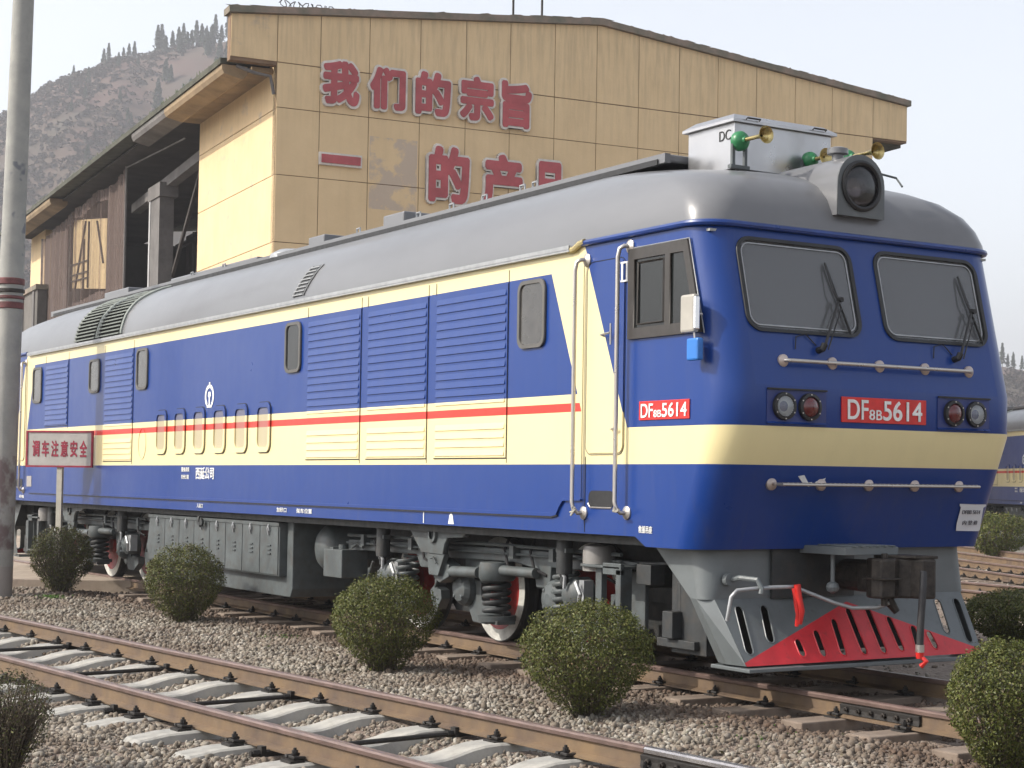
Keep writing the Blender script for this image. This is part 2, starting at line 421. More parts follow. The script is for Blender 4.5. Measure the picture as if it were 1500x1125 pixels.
# curved louvred air intake at the back end: two bays of slats following the roof profile
def roofyz(t):
    """t 0..1 along the near-side roof profile, gutter to crown"""
    zz = 3.70+t*(4.46-3.70); ds = np.interp(zz, Zr, Ds); return -(HW-ds), zz
for x0, x1 in ((-6.95, -5.85), (-5.75, -4.65)):
    g = B(); P = [roofyz(k/14) for k in range(15)]
    for (y0, z0), (y1, z1) in zip(P[:-1], P[1:]):
        g.add([(x0, y0-.003, z0), (x1, y0-.003, z0), (x1, y1-.003, z1+.003), (x0, y1-.003, z1+.003)], [(0, 1, 2, 3)])
    o = g.build('intake_opening', paint('intake_dark', (.012, .014, .013), .8), loco, fix=False)
    g = B()
    for k in range(13):
        y0, z0 = roofyz((k+.3)/13.5)
        g.add([(x0, y0-.004, z0+.012), (x1, y0-.004, z0+.012), (x1, y0-.048, z0-.004), (x0, y0-.048, z0-.004),
               (x0, y0-.004, z0+.028), (x1, y0-.004, z0+.028), (x1, y0-.048, z0+.014), (x0, y0-.048, z0+.014)],
              [(0, 3, 2, 1), (4, 5, 6, 7), (0, 1, 5, 4), (1, 2, 6, 5), (2, 3, 7, 6), (3, 0, 4, 7)])
    g.build('intake_slats', paint('slat_grey_green', (.17, .19, .17), .5), o)
    for xx in (x0, x1):
        g = B(); g.tube([(xx, y-.012, z+.012) for y, z in P], .022, 6); g.build('intake_rib', paint('rib_pale', (.33, .36, .33), .5), o)
# small ladder-like vent on the roof flank
g = B(); P = [roofyz(.04+.46*k/8) for k in range(9)]
for i in range(8):
    (y0, z0), (y1, z1) = P[i], P[i+1]; xs = 1.86+.035*i
    g.add([(xs, y0-.004, z0), (xs+.3, y0-.004, z0), (xs+.335, y1-.004, z1), (xs+.035, y1-.004, z1)], [(0, 1, 2, 3)])
o = g.build('vent_grille', paint('vent_grey', (.10, .105, .11), .5), loco, fix=False)
g = B()
for i in range(8):
    (y0, z0) = P[i]; xs = 1.86+.035*i
    g.box(xs, xs+.3, y0-.02, y0-.004, z0+.01, z0+.022)
g.tube([(1.86+.035*i, P[i][0]-.01, P[i][1]) for i in range(9)], .012, 6); g.tube([(2.16+.035*i, P[i][0]-.01, P[i][1]) for i in range(9)], .008, 6)
g.build('vent_rungs', 'galv', o)

# stainless air-conditioning box on the roof
ac = B().box(8.4, 9.1, -.54, .54, 4.36, 4.765).build('air_conditioner', 'box', loco, bevel=.006)
g = B(); g.add([(8.36, -.58, 4.765), (9.14, -.58, 4.765), (9.14, .58, 4.765), (8.36, .58, 4.765), (8.36, -.58, 4.79), (9.14, -.58, 4.79), (9.14, .58, 4.79), (8.36, .58, 4.79),
        (8.46, -.50, 4.85), (9.04, -.50, 4.85), (9.04, .50, 4.85), (8.46, .50, 4.85)],
      [(0,3,2,1),(0,1,5,4),(1,2,6,5),(2,3,7,6),(3,0,4,7),(4,5,9,8),(5,6,10,9),(6,7,11,10),(7,4,8,11),(8,9,10,11)])
g.build('lid', 'box', ac)
for y in (-.38, .36): B().tube([(9.15, y-.07, 4.79), (9.17, y-.07, 4.80), (9.17, y+.07, 4.80), (9.15, y+.07, 4.79)], .008, 6).build('latch', 'black', ac)
fit_text('lettering', 'DC', 8.88, 9.05, 4.62, 4.71, lambda c: Vector((c.x, -.543+c.z*-1, c.y)), 'black', ac, .004)

# horns
def horn(x, y, z, L, drum_r=.085):
    d = B().lathe([(.02, -.07), (drum_r*.75, -.07), (drum_r, -.045), (drum_r, .0), (drum_r*.8, .03), (.03, .045), (.025, .07)], (x, y, z), 'x', 20).build('horn', 'green', loco, smooth=40)
    P = [(.018+.0*t, .05+L*t) for t in (0, .3, .6)]+[(.024, .05+L*.75), (.034, .05+L*.85), (.052, .05+L*.94), (.072, .05+L), (.077, .052+L), (.068, .05+L*.985), (.045, .05+L*.9), (.01, .05+L*.8)]
    B().lathe(P, (x, y, z+.0), 'x', 20, cap=False).build('trumpet', 'brass', d, smooth=60)
    s = B(); s.box(x-.05, x-.02, y-.08, y-.05, 4.33, z); s.box(x-.05, x-.02, y+.05, y+.08, 4.33, z); s.box(x-.06, x-.01, y-.1, y+.1, 4.33, 4.36)
    s.build('horn_bracket', 'under', d)
horn(9.26, -.58, 4.57, .30); horn(9.40, .50, 4.53, .34, .07); horn(9.22, .22, 4.50, .16, .075)

# roof headlamp housing
cy, cz = 0., 4.12
def arch(hw, zb, zc, n=14): return [(-hw, zb), (hw, zb)]+[(hw*math.cos(math.pi*k/n), zc+hw*math.sin(math.pi*k/n)) for k in range(n+1)]
g = B(); P0 = arch(.255, 3.86, 4.13); P1 = arch(.235, 4.0, 4.15); n = len(P0)
vs = [(10.16, y, z) for y, z in P0]+[(9.9, y*1.0, z) for y, z in P0]+[(9.2, y*.9, min(z, 4.36)) for y, z in P0]
fs = [(j*n+i, (j+1)*n+i, (j+1)*n+(i+1) % n, j*n+(i+1) % n) for j in range(2) for i in range(n)]
g.add(vs, fs); hl = g.build('headlamp_housing', 'roof', loco, smooth=45)
lp = [(.195*math.cos(2*math.pi*k/32), cz+.195*math.sin(2*math.pi*k/32)) for k in range(32)]
plate('housing_face', [P0, lp], .01, lambda c: Vector((10.162+c.z, c.x, c.y)), paint('housing_face_grey', (.10, .11, .115), .45), hl)
B().lathe([(.175, .02), (.195, .03), (.215, .02), (.215, 0), (.19, -.01), (.175, 0)], (10.165, 0, cz), 'x', 36, cap=False).build('lamp_gasket', 'black', hl, smooth=50)
B().lathe([(.19, 0), (.17, -.08), (.12, -.15), (.05, -.19), (.01, -.195)], (10.16, 0, cz), 'x', 32, cap=False).build('reflector', 'chrome', hl, smooth=60)
B().lathe([(.19, 0), (.14, .025), (.07, .04), (.01, .044)], (10.155, 0, cz), 'x', 32, cap=False).build('lens', clear_glass('lamp_lens_glass', (.28, .26, .27), .03), hl, smooth=60)
B().lathe([(.05, 0), (.05, .06), (.09, .07), (.09, .115), (.06, .125)], (9.95, -.08, 4.34), 'z', 20).build('vent_cap', 'roof', hl, smooth=40)
g = B(); g.tube([(10.0, .28, 4.20), (9.9, .30, 4.32), (9.9, .62, 4.29), (10.0, .60, 4.2)], .01, 6); g.build('roof_step', 'under', loco)

# ---- side furniture (both sides share the layout; the far side is a half turn)
def side_window(x0, x1, z0, z1, gl='glassdusty', s=-1):
    Y = lambda c, off: Vector((c.x, s*(HW+off)+s*c.z, c.y))
    f = plate('side_window', [rrect(x0, x1, z0, z1, .1, 5), rrect(x0+.035, x1-.035, z0+.035, z1-.035, .075, 5)], .03, lambda c: Y(c, .012), paint('window_rim_grey', (.10, .095, .088), .5), loco)
    g = B(); P = rrect(x0+.03, x1-.03, z0+.03, z1-.03, .08, 5); g.prism(P, s*(HW+.004), s*(HW+.012)); g.build('pane', gl, f)
    return f
LV = [(2.29, 3.745, 1.84, 3.46), (3.92, 5.35, 1.84, 3.46), (5.53, 7.0, 1.84, 3.46), (-8.71, -7.39, 2.42, 3.46), (-5.44, -4.08, 1.84, 3.46)]
for s in (-1, 1):
    for (x0, x1, z0, z1) in LV:
        lv = B().box(x0, x1, s*(HW+.001), s*(HW+.010), z0, z1).build('louvre_panel', 'livery', loco)
        g = B(); z = z1-.05
        while z > z0+.06:
            if not (2.19 < z < 2.41):
                g.add([(x0+.03, s*(HW+.010), z), (x1-.03, s*(HW+.010), z), (x1-.03, s*(HW+.020), z-.056), (x0+.03, s*(HW+.020), z-.056), (x0+.03, s*(HW+.010), z-.062), (x1-.03, s*(HW+.010), z-.062)],
                      [(0, 1, 2, 3), (3, 2, 5, 4), (0, 3, 4), (1, 5, 2)])
            z -= .083
        g.build('slats', 'livery', lv)
        g = B()
        g.box(x0-.012, x0-.003, s*(HW+.001), s*(HW+.004), z0-.01, z1+.12); g.box(x1+.003, x1+.010, s*(HW+.001), s*(HW+.004), z0-.05, z1+.12)
        g.box(x0-.012, x1+.01, s*(HW+.001), s*(HW+.004), z0-.012, z0-.003)
        g.build('panel_gap', 'black', lv)
    side_window(7.21, 7.70, 2.83, 3.45, 'glassdusty', s); side_window(1.64, 2.10, 2.85, 3.44, 'glass', s)
    side_window(-9.46, -8.93, 2.82, 3.42, 'glassdusty', s); side_window(-6.22, -5.70, 2.88, 3.40, 'glassdusty', s); side_window(-3.91, -3.42, 2.85, 3.44, 'glassdusty', s)
    for k in range(6):
        xc = -2.785+.754*k; x0, x1 = xc-.225, xc+.225
        f = plate('intake_port', [rrect(x0, x1, 1.93, 2.53, .11), rrect(x0+.05, x1-.05, 1.99, 2.47, .07)], .024, lambda c, s=s: Vector((c.x, s*(HW+.011)+c.z, c.y)), 'livery', loco)
        B().prism(rrect(x0+.045, x1-.045, 1.985, 2.475, .07), s*(HW+.001), s*(HW+.006)).build('mesh_insert', 'livery_greyed', f)
        plate('port_edge', [rrect(x0-.011, x1+.011, 1.919, 2.541, .12), rrect(x0-.001, x1+.001, 1.929, 2.531, .11)], .004, lambda c, s=s: Vector((c.x, s*(HW+.003)+c.z, c.y)), 'black', f)
    # lower lip above the sole bar
    g = B(); g.prism([(XC2-8.0, 1.315), (7.86, 1.315), (7.95, 1.33), (8.0, 1.40), (8.06, 1.455), (8.36, 1.46), (8.36, 1.475), (8.05, 1.475), (7.98, 1.42), (7.93, 1.36), (7.84, 1.345), (XC2-8.0, 1.345)], s*(HW+.0), s*(HW+.022))
    g.build('body_lip', 'livery', loco)
    g = B(); g.prism([(XC2-8.0, 1.302), (7.86, 1.302), (7.96, 1.32), (7.96, 1.33), (7.86, 1.314), (XC2-8.0, 1.314)], s*(HW+.001), s*(HW+.018)); g.build('lip_painted_shadow', 'black', loco)  # black strip painted in for the shade under the lip

def boss(g, x, y, z, ax='y', r=.05, t=.03): g.lathe([(r, 0), (r, t*.5), (r*.8, t)], (x, y, z), ax, 18)
for e, xf in enumerate((None, MIR)):
    for s in (-1, 1):
        # cab door, handrails, seam lines
        d = plate('cab_door', [rrect(8.42, 9.0, 1.87, 3.50, .07)], .012, (lambda c, s=s, xf=xf: Vector((xf or (lambda v: v))((c.x, s*(HW+.004)+c.z, c.y)))), 'livery', loco)
        g = B(xf); g.tube([(8.72, s*1.60, 2.86), (8.72, s*1.64, 2.87), (8.86, s*1.64, 2.88)], .009, 6); g.tube([(8.86, s*1.63, 2.78), (8.86, s*1.63, 2.96)], .009, 6)
        g.tube([(8.84, s*1.60, 2.07), (8.90, s*1.63, 2.07), (8.96, s*1.63, 2.08)], .009, 6); g.build('handle', 'steel', d)
        g = B(xf)
        P = rrect(8.405, 9.015, 1.855, 3.515, .085)
        g.tube([(p[0], s*(HW+.001), p[1]) for p in P], .004, 4, True); g.build('door_gap', 'black', d)
        for x, zt, zb in ((8.345, 3.52, 1.385), (9.03, 3.57, 1.40)):
            g = B(xf); y = s*1.575; yo = s*1.675
            g.tube([(x+.05, y, zt+.02), (x+.045, yo-s*.03, zt+.02), (x+.02, yo-s*.005, zt), (x, yo, zt-.07), (x, yo, zb+.06), (x+.015, yo-s*.005, zb+.01), (x+.045, yo-s*.03, zb-.03), (x+.05, y, zb-.03)], .019, 10)
            h = g.build('handrail', 'steel', loco, smooth=60)
            for zz in (zt+.02, zb-.03):
                B(xf).lathe([(.058, 0), (.058, s*.018), (.03, s*.035)], (x+.05, y, zz), 'y', 18).build('rail_boss', 'steel', h, smooth=40)
            if e == 0:
                g = B(); 
                for k in range(5):
                    a = random.uniform(0, 6); g.cyl((x+.03, yo+s*.0, zb-.02), (x+.05+.05*math.cos(a), yo+s*.02, zb-.02+.05*math.sin(a)), .012, .008, 6)
                g.build('rag_wrap', paint('pale_rag', (.4, .38, .33), .9), h)
        # step hole
        g = B(xf); g.prism(rrect(8.47, 8.87, 1.40, 1.55, .06), s*(HW+.001), s*(HW+.005)); st = g.build('step_recess', 'black', loco)
        g = B(xf); g.tube([(8.47, s*(HW+.006), 1.44), (8.5, s*(HW+.006), 1.405), (8.84, s*(HW+.006), 1.405)], .007, 6); g.build('recess_lip', 'steel', st)
        g = B(xf); g.box(8.405, 8.411, s*(HW+.001), s*(HW+.004), 1.19, 1.84); g.box(8.34, 8.345, s*(HW+.001), s*(HW+.003), 1.48, 3.5); g.build('panel_joint', 'black', loco)
        # cab side window: slanted front edge
        Y0 = lambda c, off, s=s: (c.x, s*(HW+off)+c.z, c.y)
        T = xf or (lambda v: v)
        out = [(9.08, 2.81), (10.155, 2.81), (9.935, 3.56), (9.08, 3.56)]
        a = [(9.17, 2.90), (9.63, 2.90), (9.63, 3.47), (9.17, 3.47)]; bq = [(9.70, 2.90), (10.05, 2.90), (9.885, 3.47), (9.70, 3.47)]
        wf = plate('cab_side_window', [out, a, bq], .03, lambda c, T=T, Y0=Y0: Vector(T(Y0(c, .012))), 'frame', loco)
        g = B(xf); g.prism([(9.1, 2.83), (10.12, 2.83), (9.91, 3.54), (9.1, 3.54)], s*(HW+.003), s*(HW+.008)); g.build('pane', 'glass', wf)
        g = B(xf); g.tube([(9.22, s*(HW+.012), 2.93), (9.22, s*(HW+.012), 3.44), (9.60, s*(HW+.012), 3.44), (9.60, s*(HW+.012), 2.93)], .014, 4, True); g.build('sliding_sash', 'frame', wf)
        g = B(xf); g.tube([(10.165, s*(HW+.008), 2.80), (9.945, s*(HW+.008), 3.57), (9.07, s*(HW+.008), 3.57)], .006, 5); g.build('frame_edge', 'galv', wf)
    # number plate on each side of the cab, front number plate
T0 = lambda c: Vector((c.x, -(HW+.012)-c.z, c.y))
def digits(x0, x1, z0, z1, fn, parent, thick=.006):
    wdt = x1-x0; h = z1-z0
    fit_text('lettering', 'DF', x0, x0+wdt*.27, z0, z1, fn, 'white', parent, thick, .012)
    fit_text('lettering', '8B', x0+wdt*.285, x0+wdt*.455, z0, z0+h*.52, fn, 'white', parent, thick, .008)
    fit_text('lettering', '5614', x0+wdt*.47, x1, z0-h*.01, z1, fn, 'white', parent, thick, .014)
np_ = B().box(9.25, 9.975, -(HW+.010), -(HW+.001), 2.135, 2.29).build('number_plate', 'redp', loco, bevel=.003)
digits(9.285, 9.945, 2.155, 2.268, T0, np_)
for e, xf in enumerate((None, MIR)):
    T = xf or (lambda v: v)
    nf = B(xf).box(10.463, 10.475, -.445, .465, 2.13, 2.335).build('number_plate', 'redp', loco, bevel=.003)
    digits(-.385, .415, 2.155, 2.315, lambda c, T=T: Vector(T((10.478+c.z, c.x, c.y))), nf)
    # lamp clusters
    for s in (-1, 1):
        g = B(xf); y0, y1 = sorted((s*.60, s*1.195))
        g.box(10.462, 10.468, y0, y1, 2.105, 2.375); c_ = g.build('lamp_recess', paint('recess_blue', (.014, .03, .16), .4), loco)
        g = B(xf); g.box(10.468, 10.485, y0, y1, 2.365, 2.378); g.build('recess_top_edge', 'black', c_)
        g = B(xf); g.add([(10.468, y0, 2.10), (10.468, y1, 2.10), (10.49, y1, 2.098), (10.49, y0, 2.098), (10.468, y0, 2.115), (10.468, y1, 2.115)], [(0, 3, 2, 1), (3, 4, 5, 2), (0, 4, 3), (1, 2, 5)]); g.build('recess_sill', 'blue', c_)
        for y, kind in ((s*1.03, 'h'), (s*.775, 'r')):
            g = B(xf); g.lathe([(.075, .02), (.085, .035), (.108, .03), (.112, .005), (.112, 0)], (10.468, y, 2.237), 'x', 28, cap=False)
            l = g.build('headlight' if kind == 'h' else 'marker_light', 'black', loco, smooth=50)
            if kind == 'h':
                g = B(xf); g.lathe([(.08, .02), (.06, -.0), (.03, -.012), (.005, -.014)], (10.475, y, 2.237), 'x', 24, cap=False); g.build('reflector', 'lampwhite', l, smooth=60)
                g = B(xf); g.lathe([(.08, .018), (.055, .03), (.02, .036), (.004, .037)], (10.475, y, 2.237), 'x', 24, cap=False); g.build('lens', 'clear', l, smooth=60)
            else:
                g = B(xf); g.lathe([(.08, .015), (.06, .035), (.03, .045), (.004, .048)], (10.475, y, 2.237), 'x', 24, cap=False); g.build('lens', 'lampred', l, smooth=60)
            g = B(xf)
            for k in range(6):
                t = math.pi/2+k*math.pi/3; g.lathe([(.006, 0), (.006, .004)], (10.499, y+.098*math.cos(t), 2.237+.098*math.sin(t)), 'x', 8)
            g.build('screw', 'steel', l)
    # front grab rails
    for z, hwr, yo in ((2.60, 1.0, 0.), (1.625, 1.01, 0.)):
        fx = Fz(z); g = B(xf)
        if z > 2: g.tube([(fx+.0, -hwr, z), (fx+.05, -hwr+.01, z), (fx+.065, -hwr+.05, z), (fx+.065, hwr-.05, z), (fx+.05, hwr-.01, z), (fx, hwr, z)], .016, 10)
        else: g.box(fx+.06, fx+.15, -hwr+.02, hwr+.11, z-.008, z+.003); g.tube([(fx+.15, -hwr+.0, z-.003), (fx+.15, hwr+.11, z-.003)], .012, 8); g.tube([(fx, -hwr, z), (fx+.15, -hwr+.03, z-.003)], .014, 8)
        h = g.build('grab_rail' if z > 2 else 'foot_step', 'steel', loco, smooth=60)
        for k in range(5):
            y = -hwr+k*hwr/2; g = B(xf).lathe([(.05, 0), (.05, .02), (.028, .035)], (fx-.004, y, z), 'x', 18)
            if 0 < k < 4 or z < 2: g.tube([(fx, y, z), (fx+.066, y, z)], .014, 8)
            g.build('rail_boss', MT['boss'], h, smooth=40)
        if z < 2:
            g = B(xf)
            for k in range(44): g.box(fx+.07+.0, fx+.14, -hwr+.06+k*.0475, -hwr+.078+k*.0475, z+.003, z+.013)
            g.build('tread_teeth', 'steel', h)
    # wipers
    for s0 in (-.62, .86):
        g = B(xf); z0 = 2.72; f = lambda y, z, o: (Fz(z)+o, y, z)
        g.tube([f(s0, 2.70, .0), f(s0, 2.71, .06), f(s0+.02, 2.75, .075)], .028, 8)
        g.tube([f(s0+.02, 2.73, .07), f(s0+.25, 3.12, .06)], .012, 6); g.tube([f(s0+.06, 2.71, .06), f(s0+.27, 3.06, .055)], .006, 6)
        wp = g.build('wiper', 'black', loco, smooth=50)
        g = B(xf); g.tube([f(s0+.20, 3.42, .022), f(s0+.22, 3.2, .05), f(s0+.27, 3.08, .05), f(s0+.36, 2.86, .022)], .009, 6)
        g.tube([f(s0+.205, 3.44, .014), f(s0+.365, 2.84, .014)], .010, 6); g.lathe([(.025, 0), (.02, .05)], (Fz(3.12)+.045, s0+.26, 3.13), 'x', 10); g.build('blade', 'black', wp)
        g = B(xf); g.tube([f(s0-.02, 2.74, .01), f(s0-.12, 2.83, .02), f(s0-.22, 2.80, .02), f(s0-.24, 2.70, .01)], .005, 5); g.build('washer_pipe', 'black', wp)

# lettering and emblem on the near side
g = B()
for a, b_, c, d in ((8.962, 8.986, 3.315, 3.455), (9.034, 9.058, 3.315, 3.455), (8.95, 9.07, 3.30, 3.315), (8.95, 9.07, 3.455, 3.47)): g.box(a, b_, -(HW+.016), -(HW+.011), c, d)
g.build('cab_numeral', 'white', loco)
S0 = lambda c: Vector((c.x, -(HW+.004)-c.z, c.y))
fit_text('company_lettering', '西延公司', -1.37, -.69, 1.59, 1.75, S0, 'white', loco, .004, .02)
fit_text('small_lettering', '整备重量', -1.93, -1.62, 1.69, 1.75, S0, 'white', loco, .004, .01)
fit_text('small_lettering', '检修日期', -1.93, -1.64, 1.59, 1.65, S0, 'white', loco, .004, .01)
fit_text('small_lettering', '救援吊座', 9.26, 9.46, 1.21, 1.27, S0, 'white', loco, .004, .01)
for x0, x1, t in ((-1.3, -1.08, '入油口'), (1.45, 1.75, '加砂口'), (2.05, 2.5, '架车位置'), (-10.2, -9.9, '砂箱')):
    fit_text('small_lettering', t, x0, x1, 1.22, 1.275, S0, 'white', loco, .004, .01)
B().prism([(5.86, 1.195), (5.98, 1.195), (5.95, 1.285), (5.92, 1.30), (5.89, 1.285)], -(HW+.001), -(HW+.005)).build('jacking_mark', 'white', loco)
B().box(5.315, 5.33, -(HW+.005), -(HW+.001), 1.19, 1.3).build('datum_mark', 'white', loco)
B().box(-9.75, -9.45, -(HW+.005), -(HW+.001), 1.42, 1.60).build('data_panel', paint('faded_notice', (.30, .28, .27), .7), loco)
ec = (-.915, 2.665)
outer = [(ec[0]+.165*math.cos(R(a)), ec[1]+.155*math.sin(R(a))+.0) for a in range(-55, 236, 10)]
inner = [(ec[0]+.118*math.cos(R(a)), ec[1]+.108*math.sin(R(a))) for a in range(235, -56, -10)]
em = plate('railway_emblem', [outer+inner], .004, S0, 'white', loco)
g = B(); g.prism([(ec[0]-.09, 2.52), (ec[0]+.09, 2.52), (ec[0]+.09, 2.545), (ec[0]+.02, 2.562), (ec[0]+.02, 2.65), (ec[0]+.05, 2.67), (ec[0]+.05, 2.70), (ec[0]+.03, 2.725), (ec[0]-.03, 2.725), (ec[0]-.05, 2.70), (ec[0]-.05, 2.67), (ec[0]-.02, 2.65), (ec[0]-.02, 2.562), (ec[0]-.09, 2.545)], -(HW+.002), -(HW+.006))
g.box(ec[0]-.022, ec[0]+.022, -(HW+.006), -(HW+.002), 2.81, 2.85); g.build('rail_figure', 'white', em)
# faint lifting cover circle, scratches near the front
plate('inspection_cover', [[( -3.62+.17*math.cos(t), 2.08+.22*math.sin(t)) for t in [2*math.pi*k/32 for k in range(32)]], [(-3.62+.16*math.cos(t), 2.08+.21*math.sin(t)) for t in [2*math.pi*k/32 for k in range(32)]]], .006, S0, 'livery', loco)
FT = lambda c: Vector((Fz(c.y)+.004+c.z, c.x, c.y))
plate('paint_scratch', [[(-.76, 1.69), (-.70, 1.70), (-.64, 1.64), (-.60, 1.645), (-.62, 1.605), (-.68, 1.625)]], .002, FT, 'white', loco)
plate('paint_scratch', [[(-.58, 1.63), (-.56, 1.65), (-.47, 1.68), (-.48, 1.655), (-.55, 1.615)]], .002, FT, 'white', loco)
# paper notice
def cornx(y, z): d = max(0, abs(y)-(HW-.28)); return Fz(z)-.28+math.sqrt(max(.0, .28**2-d*d))
pn = [(1.09, 1.24), (1.37, 1.235), (1.385, 1.25), (1.38, 1.44), (1.41, 1.455), (1.405, 1.47), (1.08, 1.475), (1.085, 1.455), (1.10, 1.445), (1.085, 1.3)]
pn = [p for q_, p2 in zip(pn, pn[1:]+pn[:1]) for p in [q_]+[(q_[0]+(p2[0]-q_[0])*t/6, q_[1]+(p2[1]-q_[1])*t/6) for t in range(1, 6)]]
pnn = plate('paper_notice', [pn], .003, lambda c: Vector((Fz(c.y)+.014+c.z-max(0, c.x-1.25)*.11, c.x+(1.46-c.y)*.16, c.y)), 'paper', loco)
fit_text('lettering', 'DF8B 5614', 1.125, 1.345, 1.385, 1.42, lambda c: Vector((Fz(c.y)+.017+c.z-max(0, c.x-1.25)*.11, c.x+(1.46-c.y)*.16, c.y)), 'ink', pnn, .006)
fit_text('lettering', '内 整 修', 1.15, 1.335, 1.29, 1.33, lambda c: Vector((Fz(c.y)+.017+c.z-max(0, c.x-1.25)*.11, c.x+(1.46-c.y)*.16, c.y)), 'ink', pnn, .006)
# mirror and blue box
g = B(); g.box(10.00, 10.19, -1.71, -1.65, 2.80, 3.10); mr_ = g.build('side_mirror', 'mirror', loco, bevel=.02)
g = B(); g.tube([(10.12, -1.58, 2.95), (10.12, -1.68, 2.95)], .012, 6); g.tube([(10.16, -1.68, 2.80), (10.17, -1.68, 2.74)], .008, 6); g.build('mirror_arm', 'steel', mr_)
B().box(10.08, 10.235, -1.70, -1.64, 2.58, 2.755).build('blue_case', 'litblue', mr_, bevel=.015)
B().box(10.02, 10.205, -1.705, -1.655, 2.82, 3.08).build('mirror_face', 'chrome', mr_, bevel=.01)

# ---- skirt and cowcatcher
def skirt_tex():
    m, nt, bs = newmat('skirt_and_warning_red'); co, (x, y, z) = objxyz(nt)
    ay = y.abs(); lim = (ay*-.335+.652).mn(.66)
    red = z.lt(lim)*z.lt(.665)
    n = ramp(nt, noise(nt, co, 6, 5), .3, .7)
    redc = mixc(nt, n, (.60, .03, .04), (.46, .022, .03))
    gre = mixc(nt, n, (.135, .15, .155), (.105, .118, .122))
    c = mixc(nt, red, gre, redc); c = mixc(nt, ramp(nt, noise(nt, co, 14, 6), .58, .8)*.5, c, (.05, .045, .04))
    nt.links.new(c, bs.inputs["Base Color"]); bs.inputs["Roughness"].default_value = .42
    bump(nt, bs, noise(nt, co, 3, 2), .3, .01)
    return m
MT['warn'] = skirt_tex()
SL = [(-1.13,.61,-1.18,.32),(-.88,.61,-.93,.40),(-.67,.35,-.67,.28),(-.45,.41,-.46,.27),(-.22,.49,-.25,.27),(-.02,.57,-.03,.27),(.19,.57,.18,.27),(.38,.49,.38,.28),(.60,.41,.57,.28),(.75,.36,.76,.28),(1.05,.61,.99,.40),(1.27,.61,1.20,.32)]
SL = [((a-.045), b_, (c-.02), d) if abs(a) > .8 and a > 0 else (a, b_, c, d) for a, b_, c, d in SL]
def Px(z): return 9.98+(.70-z)/.48*.335
for e, xf in enumerate((None, MIR)):
    T = xf or (lambda v: v)
    # upper apron: vertical front with rounded corners, sides cut back on a slant
    g = B(xf); n = 8
    top = [(9.14, -1.40)]+[(9.98-.25+.25*math.sin(t), -(1.42-.25)-.25*math.cos(t)) for t in [math.pi/2*k/n for k in range(n+1)]]
    bot = [(9.72, -1.38)]+[(9.98-.12+.12*math.sin(t), -(1.42-.12)-.12*math.cos(t)) for t in [math.pi/2*k/n for k in range(n+1)]]
    top += [(x, -y) for x, y in top[::-1]]; bot += [(x, -y) for x, y in bot[::-1]]; m_ = len(top)
    g.add([(x, y, 1.17) for x, y in top]+[(x, y, .70) for x, y in bot], [(i, i+1, m_+i+1, m_+i) for i in range(m_-1)])
    ap = g.build('front_apron', 'skirt', loco, smooth=40)
    for s in (-1, 1):   # side of the lower part with chamfered corner
        A = [(9.72, s*1.38, .70), (9.98-.12, s*1.42, .70), (9.98, s*1.33, .70)]
        Bq = [(9.95, s*1.26, .20), (10.12, s*1.30, .20), (10.325, s*1.26, .20)]
        B(xf).add(A+Bq, [(0, 1, 4, 3), (1, 2, 5, 4)]).build('apron_side', 'skirt', ap)
    holes = []
    for a, zt, c, zb in SL: holes.append(pill(c, zb, a, zt, .032 if abs(a) < .8 else .036))
    cow = plate('cowcatcher', [[(-1.26, .20), (1.26, .20), (1.33, .70), (-1.33, .70)]]+holes, .014, lambda c, T=T: Vector(T((Px(c.y)+c.z, c.x, c.y))), 'warn', loco)
    for (a, zt, c, zb) in SL:
        P = pill(c, zb, a, zt, .034 if abs(a) < .8 else .038, 6); B(xf).tube([(Px(p[1])+.008, p[0], p[1]) for p in P], .006, 5, True).build('slot_rim', 'warn', cow)
    g = B(xf); g.box(9.9, 10.42, -1.30, -.72, .155, .185); g.box(9.95, 10.36, -.72, 1.24, .145, .178); g.build('bottom_plate', 'skirt', cow, bevel=.006)
    B(xf).box(9.2, 9.7, -1.2, 1.2, .22, 1.1).build('slot_dark_backing', 'underdk', loco)  # dark box added behind the cowcatcher slots so they show dark
    # coupler pocket and knuckle
    g = B(xf); g.box(9.985, 10.0, -.62, .10, .70, 1.10); g.box(9.99, 10.02, -.78, -.42, .70, 1.14); pk = g.build('coupler_pocket', 'underdk', loco)
    g = B(xf); g.box(9.99, 10.60, -.50, .06, 1.065, 1.13)
    for k in range(6): g.box(10.15+.0, 10.62, -.42+k*.08, -.385+k*.08, 1.13, 1.142)
    g.build('pocket_roof', 'skirt', pk, bevel=.008)
    g = B(xf); g.cyl((10.35, -.42, 1.08), (10.35, -.42, .82), .018); g.lathe([(.01, -.05), (.045, -.03), (.055, 0), (.045, .03), (.01, .05)], (10.35, -.42, .80), 'z', 14); g.build('hanger_rod', 'skirt', pk)
    g = B(xf)
    g.cyl((10.0, 0, .88), (10.52, 0, .88), .13, .14, 14)
    g.box(10.35, 10.55, -.17, .18, .76, 1.0)
    cp = g.build('coupler', 'iron', loco, bevel=.02)
    g = B(xf)
    g.prism([(10.50, -.20), (10.62, -.24), (10.72, -.22), (10.74, -.10), (10.70, -.02), (10.76, .05), (10.88, .08), (10.90, .20), (10.80, .25), (10.60, .24), (10.50, .20)], .72, 1.04, 'z')
    g.build('knuckle', 'iron', cp, bevel=.02)
    g = B(xf); g.box(10.50, 10.78, -.245, -.05, .87, .885); g.cyl((10.66, -.14, .66), (10.66, -.14, 1.08), .028, None, 10); g.prism([(10.5, -.12), (10.82, .05), (10.9, .22), (10.5, .2)], 1.04, 1.065, 'z'); g.cyl((10.55, -.02, .72), (10.6, .05, .60), .05, .03, 8); g.build('knuckle_pin', 'iron', cp, bevel=.006)
